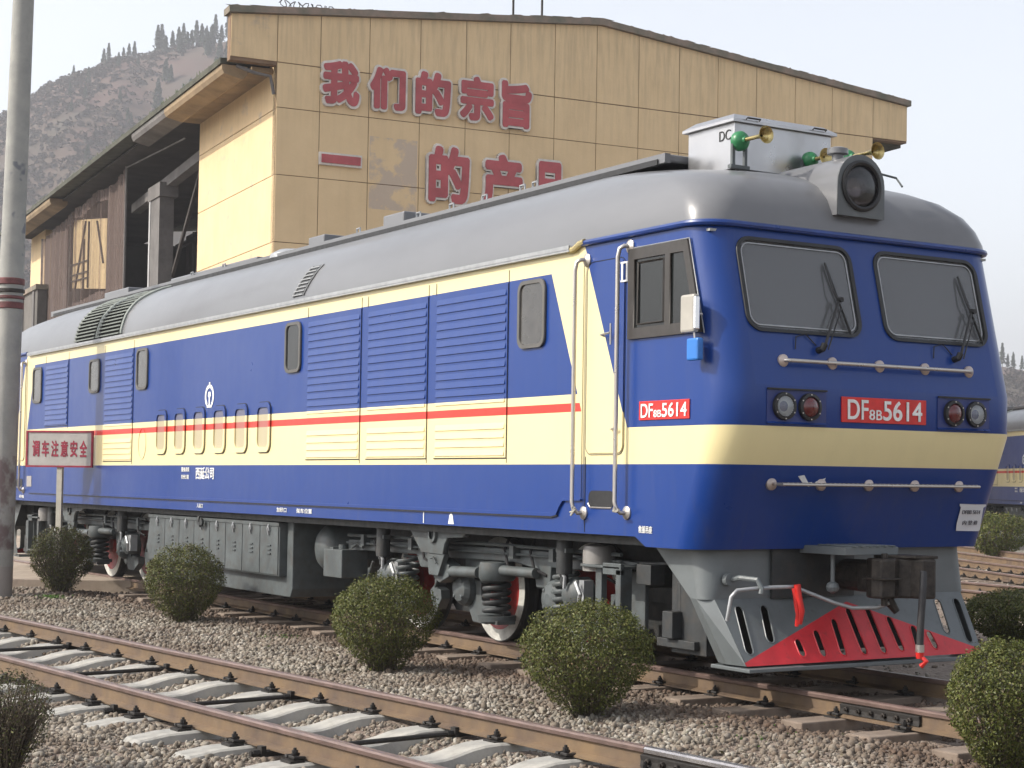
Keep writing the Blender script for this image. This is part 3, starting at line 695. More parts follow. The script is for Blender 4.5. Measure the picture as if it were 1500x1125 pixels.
    g = B(xf); g.tube([(10.20, -1.36, .55), (10.25, -1.36, .74), (10.27, -1.32, .79), (10.29, -1.2, .80), (10.32, -1.0, .81), (10.32, -.80, .81), (10.40, -.45, .68), (10.46, -.3, .635), (10.55, -.12, .64), (10.62, -.05, .68)], .016, 8)
    ul = g.build('uncoupling_lever', 'galv', loco, smooth=60)
    g = B(xf); g.tube([(10.02, -1.20, .86), (10.15, -1.2, .88), (10.3, -1.14, .87), (10.33, -1.12, .80), (10.33, -1.13, .76)], .022, 8); g.lathe([(.05, 0), (.05, .05)], (10.0, -1.22, .86), 'x', 14); g.build('lever_bracket', 'skirt', ul)
    g = B(xf); g.tube([(10.37, -.80, .83), (10.375, -.79, .74), (10.39, -.77, .62), (10.37, -.78, .52)], .028, 8); g.tube([(10.35, -.82, .80), (10.38, -.80, .60), (10.37, -.8, .50)], .016, 6); g.build('red_valve_tag', 'redp', ul, smooth=50)
    g = B(xf); g.tube([(10.45, .06, .95), (10.75, .10, 1.0), (10.86, .10, .93), (10.87, .08, .75), (10.87, .06, .5), (10.87, .055, .30)], .030, 12); hs_ = g.build('brake_hose', 'hose', loco, smooth=60)
    g = B(xf); g.cyl((10.87, .055, .36), (10.87, .055, .30), .036, .036, 12); g.build('hose_band', 'steel', hs_)
    g = B(xf); g.cyl((10.87, .055, .30), (10.87, .055, .25), .034, .03, 12); g.tube([(10.87, .06, .27), (10.92, .08, .23), (10.88, .06, .19)], .022, 8); g.build('hose_coupling', 'redp', hs_)

# ---- underframe
g = B(); g.box(XC2-9.3, 9.35, -1.45, 1.45, 1.10, 1.17); g.box(XC2-8.8, 8.9, -.5, .5, .85, 1.1); g.build('underframe', 'underdk', loco)
tk = B().prism([(-3.6, 1.08), (-3.72, .62), (-3.62, .44), (1.22, .44), (1.22, 1.08)], -1.45, -.9).build('equipment_box', 'under', loco, bevel=.01)
B().box(-3.62, 1.24, -1.47, -1.4, 1.045, 1.085).build('box_rim', 'under', tk)
for k in range(8):
    x = -3.50+k*.59
    g = B(); g.box(x+.0, x+.57, -1.462, -1.450, .46, 1.035); d = g.build('box_door', 'under', tk, bevel=.004)
    g = B(); g.tube([(x+.30, -1.475, 1.06), (x+.30, -1.49, 1.01), (x+.30, -1.475, .93)], .012, 6); g.box(x+.27, x+.33, -1.485, -1.46, .98, 1.03)
    g.build('latch', 'galv', d)
    g = B()
    for j in range(3): g.box(x+.24, x+.36, -1.478, -1.462, .80-.05*j, .815-.05*j)
    g.build('vent_slits', 'under', d)
g = B(); g.prism([(-3.4, .44), (-3.2, .24), (-.5, .20), (1.36, .20), (1.42, .30), (1.42, 1.1), (1.24, 1.1), (1.24, .44)], -1.36, 1.36); g.build('fuel_tank', 'under', loco, bevel=.012)
B().lathe([(.05, -.03), (.16, -.015), (.27, .05), (.27, 2.2), (.1, 2.3)], (2.78-.95, -1.50, .80), 'y', 26).build('air_reservoir_end', 'under', loco, smooth=50) if False else None
B().lathe([(.02, -.09), (.12, -.075), (.2, -.04), (.27, .03), (.27, 2.4), (.1, 2.5)], (1.80, -1.12, .80), 'y', 26).build('air_reservoir', 'under', loco, smooth=50)

def coil(g, x, y, z0, z1, r, wr, turns, n=12):
    P = []; m = int(turns*n)
    for i in range(m+1):
        t = i/m; a = 2*math.pi*turns*t; P.append((x+r*math.cos(a), y+r*math.sin(a), z0+(z1-z0)*t))
    g.tube(P, wr, 6)
def bogie(cx):
    fr = B()
    for s in (-1, 1):
        fr.prism([(cx-2.95, .93), (cx-2.95, .80), (cx-2.5, .82), (cx-1.2, .83), (cx-1.1, .70), (cx-.9, .70), (cx-.8, .82), (cx+.9, .84), (cx+1.3, .80), (cx+1.35, .62), (cx+1.6, .62), (cx+1.62, .82), (cx+2.9, .82), (cx+3.1, .93), (cx+1.5, .97), (cx-1.4, .95)], s*1.02, s*1.16)
    fr.box(cx-2.9, cx-2.75, -1.1, 1.1, .7, .9); fr.box(cx+2.85, cx+3.0, -1.1, 1.1, .7, .9); fr.box(cx-.2, cx+.2, -1.1, 1.1, .6, .85)
    bf = fr.build('bogie_frame', 'under', loco, bevel=.012)
    for dx in (-2.55, -.9, .9, 2.55):
        B().prism([(cx+dx-.5, .30), (cx+dx-.4, .22), (cx+dx+.4, .22), (cx+dx+.5, .30), (cx+dx+.5, .95), (cx+dx-.5, .95)], -.62, .62).build('dark_motor_filler', 'underdk', loco)  # dark motor blocks added to fill the bright gaps in the bogie
    B().box(cx-3.0, cx+3.0, -.68, -.66, .55, 1.12).build('dark_backing_sheet', 'underdk', loco)  # dark sheet added behind the wheels to keep the bogie gaps dark
    for dx in (-1.8, 0, 1.8):
        x = cx+dx
        ax = B().cyl((x, -.8, .525), (x, .8, .525), .09, None, 16).build('axle', 'underdk', loco, smooth=40)
        for s in (-1, 1):
            g = B(); g.lathe([(.43, s*-.005), (.535, s*-.0), (.545, s*-.03), (.525, s*-.05), (.525, s*-.12), (.555, s*-.135), (.40, s*-.13)], (x, s*.81, .527), 'y', 48, cap=False)
            wt = g.build('wheel', 'underdk', loco, smooth=35)
            g = B(); g.lathe([(.415, s*.001), (.527, s*.001)], (x, s*.812, .527), 'y', 48, cap=False); g.build('tyre_face', 'wtyre', wt, fix=False)
            g = B(); g.lathe([(.012, s*.02), (.14, s*.02), (.16, s*-.02), (.30, s*-.035), (.40, s*-.005), (.417, s*-.002)], (x, s*.81, .527), 'y', 48, cap=False); g.build('wheel_disc', 'wred', wt, smooth=50)
    for dx in (-1.8, 0, 1.8):
        x = cx+dx
        for s in (-1, 1):
            g = B(); g.lathe([(.05, s*.10), (.13, s*.085), (.17, s*.04), (.18, 0), (.18, s*-.2)], (x-.14, s*1.12, .53), 'y', 22)
            g.prism([(x-.36, .70), (x-.30, .42), (x-.12, .34), (x-.02, .20), (x+.24, .19), (x+.46, .30), (x+.46, .40), (x+.16, .42), (x+.12, .74), (x-.1, .76)], s*1.0, s*1.1)
            for a in (45, 135, 225, 315): g.lathe([(.02, s*.1), (.02, s*.12)], (x-.14+.11*math.cos(R(a)), s*1.10, .53+.11*math.sin(R(a))), 'y', 8)
            ab = g.build('axle_box', 'under', loco, bevel=.008)
            g = B(); sx = x+.66 if dx == 0 else (x+.34 if dx < 0 else x+.05)
            yy = s*1.20
            if dx == 0:
                coil(g, sx, yy, .31, .68, .122, .024, 5.2)
                sp = g.build('coil_spring', 'underdk', loco, smooth=60)
                g = B(); g.lathe([(.08, .06), (.17, .06), (.18, .0), (.18, -.09), (.16, -.12), (.08, -.12)], (sx, yy, .77), 'z', 26); g.build('spring_cup', 'under', sp, smooth=40); g = B(); g.lathe([(.05, .0), (.19, .0), (.19, -.05), (.05, -.05)], (sx, yy, .31), 'z', 26); g.build('spring_cup', 'under', sp, smooth=40)
                g = B(); g.box(sx-.12, sx+.2, yy-.1, yy+.1, .235, .27); g.build('spring_seat', 'under', sp)
                g = B(); g.tube([(x-.22, s*1.28, .70), (x+.03, s*1.30, .71), (sx-.18, s*1.30, .72)], .055, 14); g.build('traction_rod', 'under', loco, smooth=50); g = B(); g.tube([(sx+.2, s*1.25, .76), (x+1.45, s*1.22, .76)], .05, 10); g.build('traction_rod', 'under', loco, smooth=50); g = B()
                g.prism([(x-.52, .80), (x-.30, .83), (x-.1, .77), (x-.1, .65), (x-.3, .58), (x-.42, .62)], s*1.2, s*1.34)
                g.build('traction_arm', 'under', loco, bevel=.01)
            else:
                coil(g, sx, s*1.13, .42, .80, .11, .022, 5.5); g.build('coil_spring', 'under', loco, smooth=60)
    for s in (-1, 1):
        g = B(); c0 = cx-.32
        g2 = plate('bolster_bracket', [[(cx-.88, 1.175), (cx-.86, 1.10), (cx-.60, .885), (cx-.12, .875), (cx-.09, .98), (cx-.02, 1.045), (cx+.30, 1.06), (cx+.38, 1.10), (cx+.40, 1.175)], [(c0+.05*math.cos(2*math.pi*k/20), 1.07+.05*math.sin(2*math.pi*k/20)) for k in range(20)]], .06, lambda c, s=s: Vector((c.x, s*1.37+c.z, c.y)), 'under', loco)
        B().lathe([(.05, s*.03), (.082, s*.03), (.088, s*.015), (.088, -s*.02), (.05, -s*.02)], (c0, s*1.40, 1.07), 'y', 22, cap=False).build('bracket_ring', 'under', g2, smooth=40)
        g = B(); g.prism([(cx-.49, .875), (cx-.44, .66), (cx-.24, .655), (cx-.10, .875)], s*1.33, s*1.39); g.tube([(cx-.36, s*1.41, .83), (cx-.28, s*1.42, .84), (cx-.24, s*1.41, .78)], .012, 6); g.build('bracket_foot', 'under', g2, bevel=.006)
        for x in (cx-1.72, cx+2.10):
            g = B(); g.cyl((x, s*1.30, .79), (x, s*1.30, 1.15), .075, .075, 16); g.cyl((x, s*1.30, .70), (x, s*1.30, .80), .04, .04, 10); dm = g.build('vertical_damper', 'underdk', loco, smooth=40)
            B().box(x-.09, x+.09, s*1.26, s*1.34, .98, 1.02).build('damper_clamp', 'under', dm)
            g = B(); g.lathe([(.03, s*.09), (.10, s*.07), (.155, s*.02), (.16, s*-.14)], (x+.04, s*1.22, .60), 'y', 20); bc = g.build('brake_cylinder', 'under', loco, smooth=45)
            g = B(); g.tube([(x-.02, s*1.33, .77), (x+.02, s*1.34, .80), (x+.06, s*1.33, .76), (x+.05, s*1.33, .66)], .016, 6); g.box(x+.18, x+.26, s*1.15, s*1.25, .50, .74); g.tube([(x+.2, s*1.3, .72), (x+.28, s*1.3, .62), (x+.22, s*1.28, .5)], .02, 6); g.build('cylinder_fittings', 'galv', bc)
        for x in (cx-.92, cx+1.52, cx-2.6, cx+2.55):
            g = B(); g.prism([(x-.04, .62), (x+.06, .63), (x+.0, .50), (x+.10, .47), (x+.12, .38), (x+.02, .26), (x-.08, .30), (x-.14, .46), (x-.04, .52)], s*.95, s*1.06); g.cyl((x+.02, s*1.08, .5), (x+.16, s*1.08, .70), .018, None, 8)
            g.build('brake_hanger', 'under', loco, bevel=.006)
        g = B(); g.tube([(cx-2.9, s*1.18, .98), (cx-1.5, s*1.2, 1.0), (cx-.9, s*1.2, .99), (cx+.6, s*1.2, 1.0), (cx+2.9, s*1.2, .99)], .018, 6); g.tube([(cx-2.9, s*1.2, .90), (cx-.9, s*1.21, .91), (cx+2.9, s*1.2, .93)], .012, 6)
        for x in (cx-2.4, cx-1.2, cx+1.0, cx+1.75, cx+2.6): g.box(x-.04, x+.04, s*1.16, s*1.24, .88, 1.0)
        g.build('brake_pipe', 'under', loco)
        for xx in (cx-2.2, cx-1.05, cx+.75, cx+1.25, cx+2.45):
            B().tube([(xx, s*1.10, 1.12), (xx+.05, s*1.2, .95), (xx+.16, s*1.22, .80), (xx+.30, s*1.16, .74)], .016, 6).build('rubber_hose', 'hose', loco, smooth=60)
        # sand boxes and ladder steps
        sb = B().box(cx-3.23, cx-2.72, s*1.02, s*1.34, .50, .82).build('sand_box', 'under', loco, bevel=.01)
        g = B(); g.lathe([(.05, 0), (.05, .05)], (cx-3.0, s*1.2, .82), 'z', 12); g.box(cx-3.15, cx-3.05, s*1.1, s*1.3, .82, .84); g.tube([(cx-2.75, s*1.2, .85), (cx-2.6, s*1.2, .9), (cx-2.45, s*1.2, .86)], .02, 6); g.build('filler_cap', 'under', sb)
for cx in (5.51, -7.45): bogie(cx)
for e, (x0, s_) in enumerate(((8.0, 1), (-9.55, -1))):
    for s in (-1, 1):
        X = lambda d, x0=x0, s_=s_: x0+s_*d
        def bx(g, a, b_, y0, y1, z0, z1): g.box(min(X(a), X(b_)), max(X(a), X(b_)), min(y0, y1), max(y0, y1), z0, z1)
        g = B(); g.lathe([(.05, .24), (.13, .22), (.145, .18), (.145, 0)], (X(.12), s*1.25, .84), 'z', 20); g.cyl((X(.12), s*1.25, 1.05), (X(.12), s*1.25, 1.12), .012); g.build('small_reservoir', paint('reservoir_pale_grey', (.2, .19, .18), .5, dirt=.3), loco, smooth=40)
        g = B(); bx(g, .08, .72, s*1.05, s*1.42, .88, .905); bx(g, .45, .74, s*1.38, s*1.42, .83, .93); st = g.build('cab_step', 'under', loco, bevel=.006)
        g = B(); bx(g, .24, .34, s*1.3, s*1.36, .30, .88); bx(g, .66, .74, s*1.3, s*1.42, .30, .88); bx(g, .3, .7, s*1.1, s*1.14, .35, .85); bx(g, .3, .7, s*1.1, s*1.42, .32, .345); g.build('step_frame', 'under', st, bevel=.006)
        g = B(); bx(g, .80, 1.02, s*1.15, s*1.3, .76, .93); g.tube([(X(.7), s*1.2, .93), (X(1.3), s*1.2, .95)], .015, 6); bx(g, 1.2, 1.35, s*1.0, s*1.3, .34, .56); bx(g, 1.05, 1.6, s*1.0, s*1.25, .26, .33); g.cyl((X(1.3), s*1.15, .56), (X(1.3), s*1.15, .80), .06)
        g.build('rail_guard', 'underdk', loco, bevel=.006)
g = B(); g.tube([(-1.45, -1.5, 1.10), (-1.42, -1.52, 1.02), (-1.3, -1.53, .98)], .02, 6); g.lathe([(.05, 0), (.045, .03)], (-1.3, -1.53, 1.03), 'y', 12); g.build('filler_valve', 'underdk', loco)

# second locomotive across the yard: same kind, only its side is seen past the first one
loco2 = copy_tree(loco)
loco2.rotation_euler.z = R(-29)
ca_, sa_ = math.cos(R(-29)), math.sin(R(-29))
# its emblem point (local -0.92,-1.58) is put at the place seen between the poles of the yard
loco2.location = (-20.4-(-.92*ca_+1.58*sa_), 33.0-(-.92*sa_-1.58*ca_), -.15)
loco2['label'] = 'distant blue and cream locomotive in the far yard at the right edge'

# ================================================================= GROUND AND TRACKS
def ground_mat(name, c1, c2, c3, sc=1.):
    m, nt, bs = newmat(name); co, (x, y, z) = objxyz(nt)
    vo = nt.nodes.new("ShaderNodeTexVoronoi"); vo.inputs["Scale"].default_value = 22*sc; nt.links.new(co, vo.inputs["Vector"])
    sp = nt.nodes.new("ShaderNodeSeparateColor"); nt.links.new(vo.outputs["Color"], sp.inputs[0])
    a = mixc(nt, E(nt, sp.outputs[0]), c1, c2)
    big = ramp(nt, noise(nt, co, .55, 5), .4, .65)
    c = mixc(nt, big*.55, a, c3)
    nt.links.new(c, bs.inputs["Base Color"]); bs.inputs["Roughness"].default_value = .95
    d = E(nt, vo.outputs["Distance"])
    bump(nt, bs, d*-1.0 + noise(nt, co, 90, 2)*.3, .9, .03)
    return m
MT['ground'] = ground_mat("ballast_ground", (.16, .125, .10), (.26, .215, .175), (.13, .085, .065))
MT['farground'] = ground_mat("yard_ground", (.2, .18, .155), (.27, .25, .22), (.15, .14, .11), .5)
GZ = -.21
g = B(); g.box(-1500, 1500, -1500, 1500, GZ-1.2, GZ-.16); gr = g.build('ground', 'farground'); gr['kind'] = 'structure'
# gently uneven ballast bed around the tracks
nx, ny = 300, 260
X0, X1, Y0_, Y1_ = -34, 22, -11, 21
xs = np.linspace(X0, X1, nx); ys = np.linspace(Y0_, Y1_, ny)
def gh(x, y):
    h = GZ+.012*np.sin(x*1.7+np.sin(y*2.1))+.014*np.sin(y*3.1+x*.6)+.01*np.sin(x*4.1+y*2.7)
    # shallow swale between the first and second track, lower outer shoulder
    h = h+.03*np.exp(-((y+1.9)/.5)**2)-.05*np.clip((-y-6.6)/2, 0, 1)
    h = h-.015*np.exp(-((y)/.6)**2)
    fy = .0715*x-5.118
    h = h-.085*np.exp(-((y-fy)/.52)**4)-.02*np.exp(-((np.abs(y-fy)-1.1)/.25)**2)-.02*np.exp(-((np.abs(y)-1.05)/.25)**2)
    return h
gx, gy = np.meshgrid(xs, ys, indexing='ij'); gz = gh(gx, gy)
vv = np.stack([gx.ravel(), gy.ravel(), gz.ravel()], 1)
ii, jj = np.meshgrid(np.arange(nx-1), np.arange(ny-1), indexing='ij'); q = (ii*ny+jj).ravel()
ff = np.stack([q, q+ny, q+ny+1, q+1], 1)
def np_mesh(name, v, f, mat, smooth=False, parent=None):
    me = bpy.data.meshes.new(name); me.vertices.add(len(v)); me.vertices.foreach_set("co", np.ascontiguousarray(v, dtype=np.float32).ravel())
    k = f.shape[1]; me.loops.add(f.size); me.loops.foreach_set("vertex_index", np.ascontiguousarray(f, dtype=np.int32).ravel())
    me.polygons.add(len(f)); me.polygons.foreach_set("loop_start", np.arange(0, f.size, k, dtype=np.int32))
    me.update(calc_edges=True); me.validate()
    o = bpy.data.objects.new(name, me); COL.objects.link(o); me.materials.append(MT[mat] if isinstance(mat, str) else mat)
    if smooth: me.shade_smooth()
    if parent: o.parent = parent
    return o
o = np_mesh('ballast_bed', vv, ff, 'ground', True); o['kind'] = 'structure'

# loose stones
def island_mat(name, cols, rough=.9, pos=None, trans=0):
    m, nt, bs = newmat(name); gi = nt.nodes.new("ShaderNodeNewGeometry")
    cr = nt.nodes.new("ShaderNodeValToRGB"); el = cr.color_ramp.elements
    el[0].position = 0; el[0].color = (*cols[0], 1); el[1].position = 1; el[1].color = (*cols[-1], 1)
    for i, c in enumerate(cols[1:-1]):
        e = el.new((i+1)/(len(cols)-1)); e.color = (*c, 1)
    nt.links.new(gi.outputs["Random Per Island"], cr.inputs[0])
    co, _ = objxyz(nt); n = ramp(nt, noise(nt, co, .8, 4), .42, .62)
    c = cr.outputs[0]
    if pos:
        c = mixc(nt, n*.5, c, pos); yy = _[1]
        near = ramp(nt, yy.abs()*-1.0+noise(nt, co, 2.2, 3)*.9, -1.75, -1.15)*(yy.gt(-2.6)); c = mixc(nt, near*.7, c, (.085, .052, .036))
    nt.links.new(c, bs.inputs["Base Color"]); bs.inputs["Roughness"].default_value = rough
    bs.inputs["Specular IOR Level"].default_value = .25
    if trans:
        t = nt.nodes.new("ShaderNodeBsdfTranslucent"); nt.links.new(c, t.inputs[0]); mx = nt.nodes.new("ShaderNodeMixShader"); mx.inputs[0].default_value = trans
        nt.links.new(bs.outputs[0], mx.inputs[1]); nt.links.new(t.outputs[0], mx.inputs[2]); nt.links.new(mx.outputs[0], nt.nodes["Material Output"].inputs[0])
    return m
MT['stone'] = island_mat("ballast_stone", [(.10, .08, .062), (.20, .172, .138), (.27, .24, .195), (.18, .165, .14), (.40, .37, .32), (.14, .11, .085)], .9, (.115, .078, .055))
bm = bmesh.new(); bmesh.ops.create_icosphere(bm, subdivisions=1, radius=1); ICO_V = np.array([v.co[:] for v in bm.verts]); ICO_F = np.array([[v.index for v in f.verts] for f in bm.faces]); bm.free()
def fg_y(x): return .0715*x-5.118          # centre line of the near track
def scatter(n, x0, x1, y0, y1, smin, smax, name, keep):
    x = rng.uniform(x0, x1, n); y = rng.uniform(y0, y1, n)
    k = keep(x, y); x, y = x[k], y[k]; n = len(x)
    s = rng.uniform(smin, smax, n)*rng.choice([.7, 1, 1, 1.35], n)
    z = gh(x, y)+s*rng.uniform(-.1, .5, n)
    # random orientation
    qv = rng.normal(size=(n, 4)); qv /= np.linalg.norm(qv, axis=1)[:, None]
    a, b_, c, d = qv.T
    Rm = np.stack([np.stack([1-2*(c*c+d*d), 2*(b_*c-a*d), 2*(b_*d+a*c)], 1), np.stack([2*(b_*c+a*d), 1-2*(b_*b_+d*d), 2*(c*d-a*b_)], 1), np.stack([2*(b_*d-a*c), 2*(c*d+a*b_), 1-2*(b_*b_+c*c)], 1)], 1)
    sc = np.stack([s, s*rng.uniform(.6, .95, n), s*rng.uniform(.4, .75, n)], 1)
    V = ICO_V[None]*rng.uniform(.72, 1.25, (n, len(ICO_V), 1))
    V = np.einsum('nij,nkj->nki', Rm, V*sc[:, None, :])+np.stack([x, y, z], 1)[:, None]
    Fc = ICO_F[None]+(np.arange(n)*len(ICO_V))[:, None, None]
    return V.reshape(-1, 3), Fc.reshape(-1, 3)
def free(x, y):
    yl = np.abs(y-fg_y(x)); r = np.ones_like(x, bool)
    r &= ~((np.abs(yl-.75) < .085)); r &= ~(np.abs(np.abs(y)-.75) < .085)
    ph = (x+.0715*(y-fg_y(x))-(-9.65)+.425) % .85-.425; r &= ~((np.abs(ph) < .15)&(yl < 1.22))
    ph2 = (x-(-5.3)+.405) % .81-.405; r &= ~((np.abs(ph2) < .14)&(np.abs(y) < 1.22)&(rng.uniform(0, 1, len(x)) < .9))
    r &= ~((x < -5.2+.0*y) & (y > -3.3) & (y < 3.2) & (x < -5.5-(.2-y)*.8))
    return r
def fallof(x, y):
    d = np.hypot(x-21.5, y+9.6); return rng.uniform(0, 1, len(x)) < np.clip((9.5/d)**1.6, 0, 1)
Vs, Fs, off = [], [], 0
for a in [(56000, 3, 16.5, -8.2, .9, .016, .030), (42000, -4, 9, -6.5, 1.2, .018, .032), (20000, -16, 0, -6.5, 1.5, .02, .036), (9000, -12, 12, 1.2, 18, .02, .04), (60000, 2, 17, -8.2, .9, .007, .014)]:
    v, f = scatter(*a, 's', free); Vs.append(v); Fs.append(f+off); off += len(v)
o = np_mesh('ballast_stones', np.concatenate(Vs), np.concatenate(Fs), 'stone')
tag(o, 'loose brown grey ballast stones spread between and beside the rails', 'gravel', None, 'stuff')

# concrete crossing slab at the far left
MT['slab'] = paint("worn_concrete_slab", (.34, .28, .22), .9, var=.15, scale=2, col2=(.24, .19, .15), bmp=.3, bscale=40, dirt=.25)
sl = [(-8.55, -3.35), (-7.55, -2.1), (-6.65, -.84), (-5.75, .05), (-5.6, 3.0), (-40, 3.0), (-40, -3.35)]
o = B().prism(sl, GZ-.15, -.035, 'z').build('crossing_slab', 'slab'); o['kind'] = 'structure'

MT['railside'] = paint("rusty_rail_side", (.15, .098, .052), .75, var=.25, scale=3, col2=(.09, .06, .042), bmp=.15, bscale=40, dirt=.3)
MT['railtop'] = paint("worn_rail_head", (.21, .145, .125), .38, metal=.35, var=.2, scale=9, stretch=(.4, 6, 1), dirt=.2)
MT['railshiny'] = paint("shiny_rail_head", (.42, .40, .40), .25, metal=.8, var=.1, scale=9)
MT['rubber'] = paint("black_fastening", (.02, .017, .015), .7, var=.3, scale=30)
MT['conc'] = paint("sleeper_concrete", (.36, .345, .31), .85, var=.08, scale=4, col2=(.27, .265, .25), bmp=.2, bscale=60, dirt=.4)
MT['concold'] = paint("old_brown_sleeper", (.21, .165, .13), .9, var=.2, scale=5, col2=(.14, .105, .08), bmp=.3, bscale=50, dirt=.3)
HEAD = [(-.033, -.036), (-.036, -.012), (-.026, -.001), (.026, -.001), (.036, -.012), (.033, -.036)]
WEB = [(-.066, -.152), (.066, -.152), (.066, -.141), (.012, -.122), (.009, -.044), (.033, -.0355), (-.033, -.0355), (-.009, -.044), (-.012, -.122), (-.066, -.141)]
def rail(x0, x1, yf, z0, label, group, shiny_from=None, ):
    """rail from x0 to x1, y=yf(x)"""
    n = max(2, int((x1-x0)/2)); X = [x0+(x1-x0)*i/n for i in range(n+1)]
    def ext(pts, Xr):
        g = B(); m = len(pts); vs = []
        for x in Xr: vs += [(x, yf(x)+p[0], z0+p[1]) for p in pts]
        fs = [(j*m+i, j*m+(i+1) % m, (j+1)*m+(i+1) % m, (j+1)*m+i) for j in range(len(Xr)-1) for i in range(m)]
        fs += [tuple(range(m)), tuple(range((len(Xr)-1)*m, len(Xr)*m))]
        return g.add(vs, fs)
    web = ext(WEB, X).build('rail', 'railside')
    ext(HEAD, X if not shiny_from else [x for x in X if x < shiny_from]+[shiny_from]).build('rail_head', 'railtop', web)
    if shiny_from: ext(HEAD, [shiny_from+.005]+[x for x in X if x > shiny_from+.1]).build('rail_head', 'railshiny', web)
    return tag(web, label, 'rail', group)
rail(-60, 30, lambda x: .0715*x-5.87+.036, 0, 'rusty rail nearest the camera, outer rail of the nearest track', 'rails of the nearest track')
rail(-60, 30, lambda x: .0715*x-4.365+.0, 0, 'rusty rail of the nearest track on its locomotive side, shiny past its bolted joint', 'rails of the nearest track', 12.3)
rail(-60, 30, lambda x: -.755, 0, 'rusty rail under the near side wheels of the locomotive', 'rails under the locomotive')
rail(-60, 30, lambda x: .755, 0, 'rail under the far side wheels of the locomotive', 'rails under the locomotive')
def yard(ax, ay, bx, by, lab):
    d = math.hypot(bx-ax, by-ay); a = math.atan2(by-ay, bx-ax)
    for o_, w_ in ((0, 'nearer'), (1.5, 'farther')):
        r = rail(-45, 45, lambda x: 0, 0, f'{w_} rail of the {lab}', 'rails in the far yard')
        r.location = (ax-math.sin(a)*o_, ay+math.cos(a)*o_, -.02); r.rotation_euler.z = a
        for c in r.children: pass
yard(1.9, 10.15, 8, 9.6, 'yard track right behind the locomotive')
yard(-4.4, 15.3, -2.2, 14.4, 'yard track in front of the distant bush')
yard(-9.5, 20.6, -6.5, 19.2, 'yard track nearest the distant locomotive')

# concrete sleepers under the near track (raised seats, dipped middle, bevelled ends)
def sleeper_mesh(parent, mat, prof, wt, wb):
    vs, fs = [], []; m = len(prof)
    for y, zt, zb in prof:
        vs += [(-wb, y, zb), (wb, y, zb), (wt, y, zt-.012), (wt-.02, y, zt), (-wt+.02, y, zt), (-wt, y, zt-.012)]
    for j in range(m-1):
        for i in range(6): fs.append((j*6+i, j*6+(i+1) % 6, (j+1)*6+(i+1) % 6, (j+1)*6+i))
    fs += [tuple(range(6)), tuple(range((m-1)*6, m*6))]
    return B().add(vs, fs).build('concrete_block', mat, parent)
PR = [(-1.25, -.235, -.36), (-1.20, -.195, -.38), (-1.0, -.168, -.38), (-.62, -.156, -.38), (-.50, -.160, -.38), (-.40, -.175, -.38), (-.25, -.212, -.38), (-.17, -.225, -.38), (0, -.228, -.38)]
PR = PR+[(-y, a, b_) for y, a, b_ in PR[:-1][::-1]]
sl0 = empty('concrete_sleeper', (0, 0, 0), 0)
sleeper_mesh(sl0, 'conc', PR, .135, .18)
def clip(parent, y, sgn, big=1.):
    g = B()
    g.lathe([(.018, 0), (.018, .035)], (0, y+sgn*.085, -.14), 'z', 8)              # nut
    g.cyl((0, y+sgn*.085, -.15), (0, y+sgn*.085, -.075), .011, .011, 8)            # bolt
    g.lathe([(.02, 0), (.02, .02)], (0, y+sgn*.085, -.11), 'z', 6)
    g.tube([(-.05, y+sgn*.04, -.137), (-.055, y+sgn*.12, -.13), (-.02, y+sgn*.13, -.125), (0, y+sgn*.06, -.118), (.02, y+sgn*.13, -.125), (.055, y+sgn*.12, -.13), (.05, y+sgn*.04, -.137)], .012, 6)
    g.box(-.07, .07, y+sgn*.05, y+sgn*.15, -.165, -.148)
    g.build('rail_clip', 'rubber', parent)
for y in (-.755, .755):
    for sg in (-1, 1): clip(sl0, y, sg)
lab_s = 'pale concrete sleeper with dipped middle under the nearest track'
tag(sl0, lab_s, 'sleeper', 'concrete sleepers of the nearest track')
ang = math.atan(.0715)
def place_s(o, s, jit=.01):
    x = s; o.location = (x, fg_y(x)+random.uniform(-jit, jit), random.uniform(-.004, .002)); o.rotation_euler.z = ang+random.uniform(-.008, .008)
ks = [-9.65+.85*k for k in range(0, 30)]
for i, s in enumerate(ks):
    o = sl0 if i == 0 else copy_tree(sl0); place_s(o, s+random.uniform(-.02, .02))
# gauge rods lying across between some sleepers
rod0 = empty('gauge_rod', (0, 0, 0), 0); tag(rod0, 'dark iron gauge rod bolted across between the two rails of the nearest track', 'tie rod', 'gauge rods of the nearest track')
B().cyl((0, -.92, -.165), (0, .92, -.165), .018, None, 8).build('rod', 'rubber', rod0, smooth=40)
for y in (-.755, .755):
    g = B(); g.box(-.03, .03, y-.10, y-.065, -.19, -.12); g.box(-.03, .03, y+.065, y+.10, -.19, -.12); g.box(-.03, .03, y-.1, y+.1, -.19, -.155); g.lathe([(.025, 0), (.025, .05)], (0, y-.15, -.165), 'y', 6); g.lathe([(.025, 0), (.025, .05)], (0, y+.12, -.165), 'y', 6)
    g.build('rail_clamp', 'rubber', rod0)
for i in range(9):
    o = rod0 if i == 0 else copy_tree(rod0); x = ks[3*i+2]+.36 if 3*i+2 < len(ks) else 14
    o.location = (x, fg_y(x), 0); o.rotation_euler.z = ang+.05
